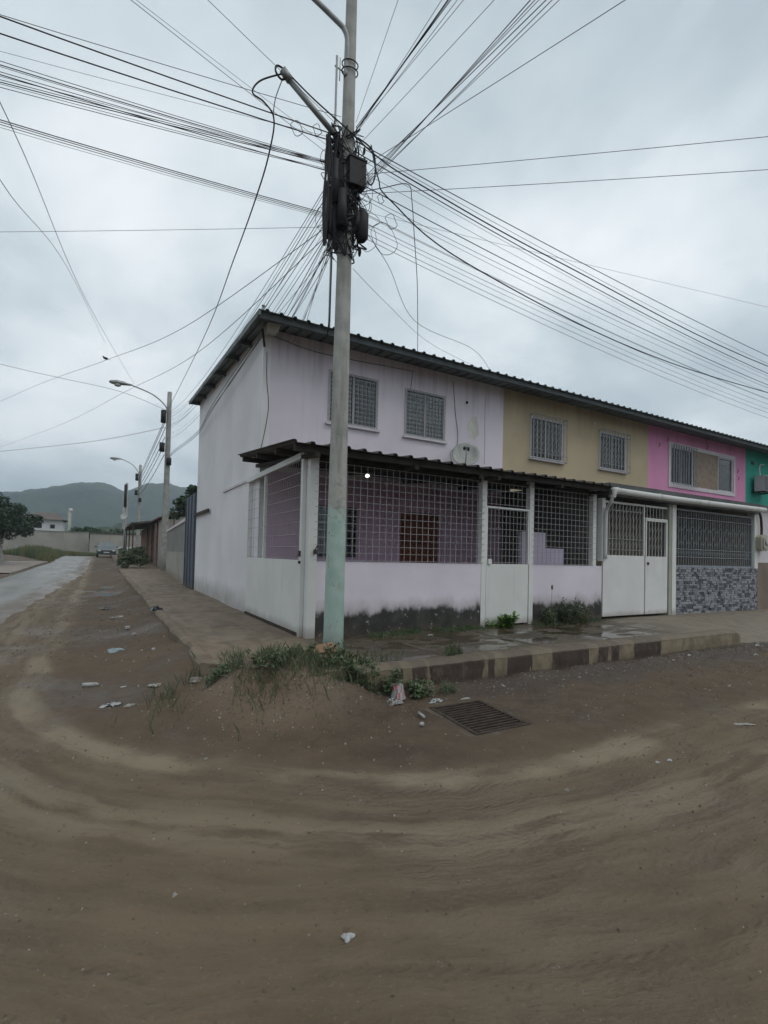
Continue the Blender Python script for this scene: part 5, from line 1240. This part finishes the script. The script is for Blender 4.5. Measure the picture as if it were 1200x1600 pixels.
for (p0, p1) in ((q[0], q[3]), (q[1], q[2]), (q[3], q[2]), (q[0], q[1])):
    pass
rim = surf('grate_rim_concrete', (.10, .08, .058), .25, 6, bmp=.5, bscale=25)
b = MB(); bead((.235, -2.56), (.165, -3.27), .07, -.62, -.286); bead((.905, -2.56), (.84, -3.27), .07, -.62, -.286); bead((.20, -3.325), (.80, -3.325), .06, -.62, -.2865); bead((.27, -2.505), (.87, -2.505), .06, -.62, -.2865); b.build('rim', rim, dg)

# ================================================================ WEEDS
def weed(c, rad, h, n, size, label, seed, mat=leaf_g, kind='bush', group=None, cat='weed'):
    rr = random.Random(seed); z0 = float(H(c[0], c[1])) if len(c) == 2 else c[2]
    t = thing('weed', (c[0], c[1], z0), label, cat, group); bs = MB(); bl_ = MB()
    for k in range(max(5, int(n/14))):
        a = rr.uniform(0, 6.28); d = rad*math.sqrt(rr.random()); x, y = c[0]+math.cos(a)*d*.6, c[1]+math.sin(a)*d*.6
        zb_ = float(H(x, y)) if len(c) == 2 else c[2]
        if not (-1.45 < x and y > -1.75 and len(c) == 2): pass
        else: zb_ = max(zb_, 0)
        hh = h*rr.uniform(.45, 1.1)*(1-.4*d/rad); lx, ly = math.cos(a)*rad*.5*rr.uniform(.2, 1), math.sin(a)*rad*.5*rr.uniform(.2, 1)
        P_ = smooth([(x, y, zb_-.02), (x+lx*.4, y+ly*.4, zb_+hh*.6), (x+lx, y+ly, zb_+hh)], 4); bs.tube(P_, .003, 4, cap=False)
        m = 30
        for j in range(m):
            p = P_[min(len(P_)-1, int(rr.uniform(.15, 1)*len(P_)))]; s = size*.62*rr.uniform(.5, 1.4); p = p+Vector((rr.gauss(0, .02), rr.gauss(0, .02), rr.gauss(0, .015))); u = Vector((rr.uniform(-1, 1), rr.uniform(-1, 1), rr.uniform(-.3, .7))).normalized(); w = u.cross(Vector((rr.uniform(-.4, .4), rr.uniform(-.4, .4), 1))).normalized()
            if kind == 'grass': bl_.poly([p-w*s*.06, p+w*s*.06, p+u*s*1.8+Vector((0, 0, s))])
            else: bl_.poly([p, p+u*s*.5-w*s*.32, p+u*s, p+u*s*.5+w*s*.32])
    bs.build('stem', mat, t); bl_.build('foliage', mat, t); return t
weed((-.05, -2.02), .34, .34, 560, .07, 'largest dark leafy weed at the right end of the dirt mound against the kerb', 1)
weed((-.28, -1.78), .28, .30, 380, .065, 'leafy weed on top of the mound just left of the largest one', 2)
weed((-.62, -1.48), .26, .22, 230, .055, 'low leafy weed on the mound ridge in front of the pole', 3)
weed((-.98, -1.30), .24, .18, 200, .055, 'low weed on the back of the mound left of the cardboard', 4)
weed((-1.30, -1.30), .16, .24, 260, .05, 'small upright weed by the broken kerb corner', 5, kind='grass')
weed((-1.02, -1.78), .22, .11, 260, .05, 'flat dark weed patch lying on the front face of the mound', 6)
weed((-1.48, -1.62), .16, .12, 220, .05, 'scrappy weed at the left foot of the mound', 7)
weed((.38, -2.16), .17, .15, 320, .06, 'bright green weed clump between the trash bag and the drain', 8)
weed((.72, -2.18), .14, .10, 160, .05, 'thin weed strip along the kerb behind the drain', 9, kind='grass')
weed((3.52, -.16, .0), .16, .24, 240, .11, 'bright green broad leaved plant at the foot of the porch gate', 10, mat=leaf_b)
weed((3.18, -.12, .0), .1, .14, 90, .05, 'little seedling plant left of the broad leaved plant', 11, mat=leaf_b)
weed((4.6, -.12, .0), .2, .38, 260, .06, 'dark weed growing against the mouldy wall right of the porch gate', 12)
weed((5.1, -.14, .0), .26, .50, 420, .07, 'tallest dry seeding weed against the mouldy wall beside the white gate', 13)
weed((5.4, -.2, .0), .16, .36, 200, .05, 'pale leaved weed in front of the right end of the mouldy wall', 14, mat=leaf_dry)
sh = thing('grass_stalk', (4.62, -.12, 0), 'single thin seed stalk standing above the mouldy wall weeds', 'weed'); b = MB(); b.tube([(4.62, -.12, 0), (4.64, -.12, .62)], .004, 4); b.ball((4.64, -.12, .66), .02, .02, .05, 6, 4); b.build('stalk', leaf_dry, sh)
rr = random.Random(31)
def blades(name, pts, hmin, hmax, mat, w=.004):
    b = MB()
    for x, y, z in pts:
        a = rr.uniform(0, 6.28); h = rr.uniform(hmin, hmax); l = h*.5; dx, dy = math.cos(a)*w, math.sin(a)*w; ex, ey = rr.uniform(-l, l), rr.uniform(-l, l)
        b.poly([(x-dx, y-dy, z), (x+dx, y+dy, z), (x+ex*.4+dx*.6, y+ey*.4, z+h*.6), (x+ex, y+ey, z+h)])
    return b.build(name, mat, kind='stuff')
P_ = []
for k in range(3200):   # moss and grass at the foot of the porch wall
    x = rr.uniform(.9, 3.0) if rr.random() < .75 else rr.uniform(4.2, 6.0); y = -abs(rr.gauss(0, .14))-.01
    if fbm(np.array(x*2.), np.array(y*4), 3, 7) < -.15: continue
    P_.append((x, y, float(S(np.array(x), np.array(y)))))
blades('grass', P_, .015, .075, leaf_g, .005)
P_ = []
for k in range(9000):   # along kerb lip and over the mound
    if rr.random() < .62:
        x = rr.gauss(-.85, .5); y = rr.gauss(-1.52, .32)
        if fbm(np.array(x*3.), np.array(y*3.), 3, 17) < .02: continue
    else:
        x = rr.uniform(-1.0, 1.3); y = rr.gauss(-1.68, .05)
        if fbm(np.array(x*4.), np.array(y*6.), 3, 19) < .12: continue
    z = max(float(H(x, y)), float(S(np.array(x), np.array(y))) if (y > -1.8 and x > -1.1) else -9); P_.append((x, y, z))
h1 = len(P_)//2; blades('grass', P_[:h1], .02, .10, leaf_g, .004); blades('grass', P_[h1:], .04, .17, leafm('grey_green_blade', (.06, .075, .04), (.09, .10, .055)), .003)

# ================================================================ STONES AND CRUMBS OF DIRT
b = MB(); rr = random.Random(77)
def pebble(x, y, s, z=None, m=0):
    z = float(H(x, y)) if z is None else z; i = len(b.v)
    for dx, dy, dz in ((1, 0, 0), (-.4, .9, 0), (-.5, -.8, 0), (.1, .1, 1)): b.v.append((x+dx*s*rr.uniform(.6, 1.2), y+dy*s*rr.uniform(.6, 1.2), z+dz*s*rr.uniform(.5, 1)-s*.15))
    for f in ((0, 1, 3), (1, 2, 3), (2, 0, 3)): b.f.append(tuple(i+k for k in f)); b.m.append(m); b.sm.append(False)
for k in range(11000):
    r_ = rr.random()
    if r_ < .45: x, y = rr.uniform(-4.2, 8), rr.uniform(-5.6, -2.0)
    elif r_ < .7: x, y = rr.gauss(-1.0, .6), rr.gauss(-1.95, .45)
    elif r_ < .85: x, y = rr.uniform(-3.6, -1.6), rr.uniform(-1, 12)
    else: x, y = rr.uniform(.2, 8), -2.0-abs(rr.gauss(0, .2))
    if (-1.4 < x and y > -1.98 and x > -.2) or (.15 < x < .9 and -3.4 < y < -2.45): continue
    near = math.hypot(x+2.5, y+6.4); s = rr.choice((.005, .007, .010, .015))*min(1.6, .4+near*.14)
    if rr.random() < .01: s *= 1.8
    pebble(x, y, s, None, rr.choice((0, 0, 0, 1)))
b.build('gravel', [surf('dirt_clod', (.12, .095, .07), .3, 12, bmp=.3), surf('small_stone', (.25, .23, .20), .3, 12)], kind='stuff')

# ================================================================ LITTER
white_p = surf('white_plastic_film', (.36, .36, .35), .08, 9, rough=.4, bmp=0); pinkp = surf('red_printed_film', (.45, .12, .14), .3, 14, rough=.4)
bluep = surf('pale_blue_film', (.24, .31, .33), .15, 9, rough=.4); blackb = surf('black_bag_film', (.02, .02, .024), .3, 12, rough=.35)
card = surf('wet_cardboard', (.26, .15, .09), .15, 8, rough=.8); tanp = surf('muddy_paper', (.20, .175, .14), .2, 9)
def crumple(c, sx, sy, sz, mats, label, seed, cat='litter', name='plastic_bag', rot=0, group=None, n=9, z=None):
    rr = random.Random(seed); z0 = z if z is not None else float(H(c[0], c[1])); b = MB(); ca, sa = math.cos(rot), math.sin(rot); g = []
    for i in range(n):
        for j in range(n):
            u, v = i/(n-1)*2-1, j/(n-1)*2-1; k = 1-.35*(u*u*v*v); edge = max(abs(u), abs(v))
            k *= .62*(1+.35*math.sin(seed+3*math.atan2(v, u))); x, y = u*sx*k+rr.uniform(-1, 1)*sx*.09, v*sy*k+rr.uniform(-1, 1)*sy*.09; zz_ = sz*(1-edge**3)*rr.uniform(.45, 1.0)+.004
            g.append((c[0]+x*ca-y*sa, c[1]+x*sa+y*ca, z0+zz_))
    b.v = g+[(p[0], p[1], p[2]-.003) for p in g]
    for i in range(n-1):
        for j in range(n-1):
            a = i*n+j
            for o_, fl_ in ((0, 1), (n*n, -1)):
                f = (a+o_, a+n+o_, a+n+1+o_, a+1+o_); b.f.append(f[::fl_]); b.m.append(0 if len(mats) == 1 or rr.random() < .65 else rr.randint(1, len(mats)-1)); b.sm.append(False)
    return b.build(name, mats, None, label=label, cat=cat, group=group)
crumple((.08, -2.28), .10, .09, .17, [white_p, white_p, pinkp], 'crumpled white and red plastic bag standing among the weeds by the kerb', 1, 'bag', z=float(H(.08, -2.28))+.02)
crumple((-.02, -2.36), .12, .07, .06, [white_p, tanp, blackb], 'flattened muddy white wrapper left of the upright bag', 2, 'wrapper', 'wrapper')
crumple((.44, -2.40), .12, .06, .035, [white_p, blackb], 'heap of shredded white and black scraps behind the drain grate', 3, 'wrapper', 'wrapper')
crumple((.78, -2.44), .09, .02, .01, [white_p], 'small white strip lying at the right rear corner of the drain', 4, 'paper', 'paper_scrap')
b = MB(); b.tube([(.055, -2.66, -.262), (.03, -2.79, -.26)], .012, 8); b.build('plastic_stick', white_p, None, label='short white plastic stick on the dirt below the upright bag', cat='stick')
b = MB(); b.ball((-.09, -2.93, -.262), .022, .02, .018, 10, 6, jit=.1); b.build('paper_ball', white_p, None, label='little white ball of paper on the dirt left of the drain', cat='paper ball')
crumple((-2.36, -1.23), .14, .08, .035, [blackb, white_p], 'black plastic bag scrap with white edge on the dirt left of the mound', 5, 'bag', rot=.3)
crumple((-2.22, -1.32), .09, .03, .02, [white_p, tanp], 'white strip tucked beside the black bag scrap', 15, 'wrapper', 'wrapper', rot=.2)
b = MB(); b.tube([(-2.62, -.42, -.255), (-2.50, -.44, -.255)], [.022, .022], 10); b.tube([(-2.50, -.44, -.255), (-2.47, -.445, -.255)], [.022, .008], 10); b.build('plastic_bottle', white_p, None, label='small white bottle lying alone left of the mound', cat='bottle')
b = MB(); b.tube([(-2.28, -.72, -.25), (-2.18, -.70, -.25)], .016, 8); b.build('plastic_tube', white_p, None, label='small white tube on the dirt behind the black bag scrap', cat='tube')
crumple((-1.98, -.95), .10, .06, .02, [tanp, white_p], 'dull crumpled paper at the left foot of the mound', 6, 'paper', 'paper_scrap')
crumple((-1.62, -1.14), .10, .05, .05, [tanp, white_p], 'pale muddy cup crushed against the broken kerb corner', 7, 'cup', 'crushed_cup', rot=.5)
crumple((-2.28, 1.35), .16, .13, .05, [bluep, white_p, bluep], 'pale blue plastic bag lying flat in the side street gutter', 8, 'bag')
crumple((-2.0, 2.3), .07, .05, .03, [white_p], 'small white wrapper just behind the pale blue bag', 9, 'wrapper', 'wrapper')
crumple((-1.52, 4.05), .15, .12, .10, [blackb, blackb, bluep], 'black shoe like bag lying on the side kerb', 10, 'bag', z=.0)
crumple((-2.15, 4.9), .20, .14, .05, [tanp, white_p], 'muddy pale sack in the gutter across from the black kerb bag', 11, 'sack', 'sack')
crumple((-2.25, 6.9), .30, .22, .05, [blackb, tanp], 'dark flat rag in the side street gutter', 12, 'rag', 'rag')
b = MB(); b.box(-2.10, -2.03, 2.95, 3.02, -.17, -.13); b.build('carton', white_p, None, label='tiny white carton in the gutter between the blue bag and the muddy sack', cat='carton')
crumple((-1.86, .65), .035, .03, .03, [white_p], 'tiny white crumb of foam right of the pale blue bag', 13, 'foam', 'foam_piece')
crumple((-1.64, -4.72), .036, .028, .012, [white_p], 'torn white scrap alone on the bare dirt nearest the camera', 14, 'paper', 'paper_scrap')
crumple((2.55, -4.15), .16, .03, .01, [white_p, tanp], 'long pale flattened wrapper on the wheel track at the right', 16, 'wrapper', 'wrapper', rot=-.5)
crumple((1.02, -4.3), .02, .02, .01, [white_p], 'leftmost of two tiny scraps on the wheel track', 17, 'paper', 'paper_scrap')
crumple((1.14, -4.32), .035, .02, .01, [white_p], 'rightmost of two tiny scraps on the wheel track', 18, 'paper', 'paper_scrap')
for k, (x, y, s, lb) in enumerate(((2.62, -2.35, .03, 'white foam lump at the kerb foot midway along'), (5.35, -2.15, .06, 'white foam piece at the foot of the kerb near its end'), (4.85, -2.2, .035, 'muddy white crumb left of the foam near the kerb end'), (6.6, -2.5, .06, 'pale flattened cup beyond the foam near the kerb end'), (7.6, -2.1, .07, 'white wrapper where the kerb ends'), (7.95, -1.95, .05, 'small white bit beyond the kerb end'), (1.5, -2.22, .03, 'small pale shard on the dirt at the kerb right of the drain'), (3.9, -3.4, .035, 'lone white fleck out on the dirt at the right'), (.62, -3.9, .015, 'tiny fleck on the dirt in front of the drain'))):
    crumple((x, y), s, s*.6, s*.5, [white_p, tanp], lb, 40+k, 'scrap', 'foam_piece')
for k in range(12):
    x, y = rr.uniform(-2.5, -1.75), -1.0+k*.62+rr.uniform(0, .2)
    crumple((x, y), rr.uniform(.02, .05), rr.uniform(.015, .03), .02, [tanp, white_p], ORD[k]+' nearest tiny pale scrap trodden into the mud of the side gutter', 80+k, 'scrap', 'paper_scrap', rot=rr.uniform(0, 3), group='pale scraps in the gutter', n=6)
cd = MB(); zc = .012
pts = [(-.36, -1.02, zc), (-.05, -1.06, zc+.002), (.02, -.80, zc+.07), (-.20, -.83, zc+.05)]
cd.poly(pts); cd.poly([(x, y, z-.006) for x, y, z in pts][::-1])
for i in range(4): p, q_ = pts[i], pts[(i+1) % 4]; cd.poly([p, (p[0], p[1], p[2]-.006), (q_[0], q_[1], q_[2]-.006), q_])
cd.poly([(-.05, -1.06, zc+.003), (.06, -.98, zc+.0), (.07, -.82, zc+.02), (.02, -.80, zc+.071)])
cd.build('cardboard', card, None, label='torn brown cardboard leaning at the foot of the mint green pole', cat='cardboard')
crumple((1.75, -.42), .07, .03, .012, [white_p], 'flat white scrap on the wet pavement before the mouldy wall', 60, 'paper', 'paper_scrap', z=.004)
# concrete stub at the left edge of the street
bp_ = thing('concrete_post', (-7.6, 26, -.2), 'short white post on a dark block at the left edge of the side street', 'post')
b = MB(); b.box(-7.75, -7.2, 25.0, 25.5, -.2, .25); b.build('block', surf('dark_block', (.10, .085, .085), .2, 3), bp_); b = MB(); b.box(-7.7, -7.32, 25.1, 25.4, .251, 1.2); b.build('post', surf('pale_post_paint', (.42, .44, .45), .1, 3), bp_)

# ================================================================ AIR
hz, ht, hb = newmat('haze'); ht.nodes.remove(hb); pv = ht.nodes.new('ShaderNodeVolumePrincipled'); pv.inputs['Color'].default_value = (.72, .82, .92, 1)
pv.inputs['Density'].default_value = .00075; pv.inputs['Anisotropy'].default_value = .2
ht.links.new(pv.outputs[0], ht.nodes['Material Output'].inputs['Volume'])
b = MB(); b.box(-1600, 1600, -1600, 1600, -2.0, 160); props(b.build('haze', hz), kind='stuff')
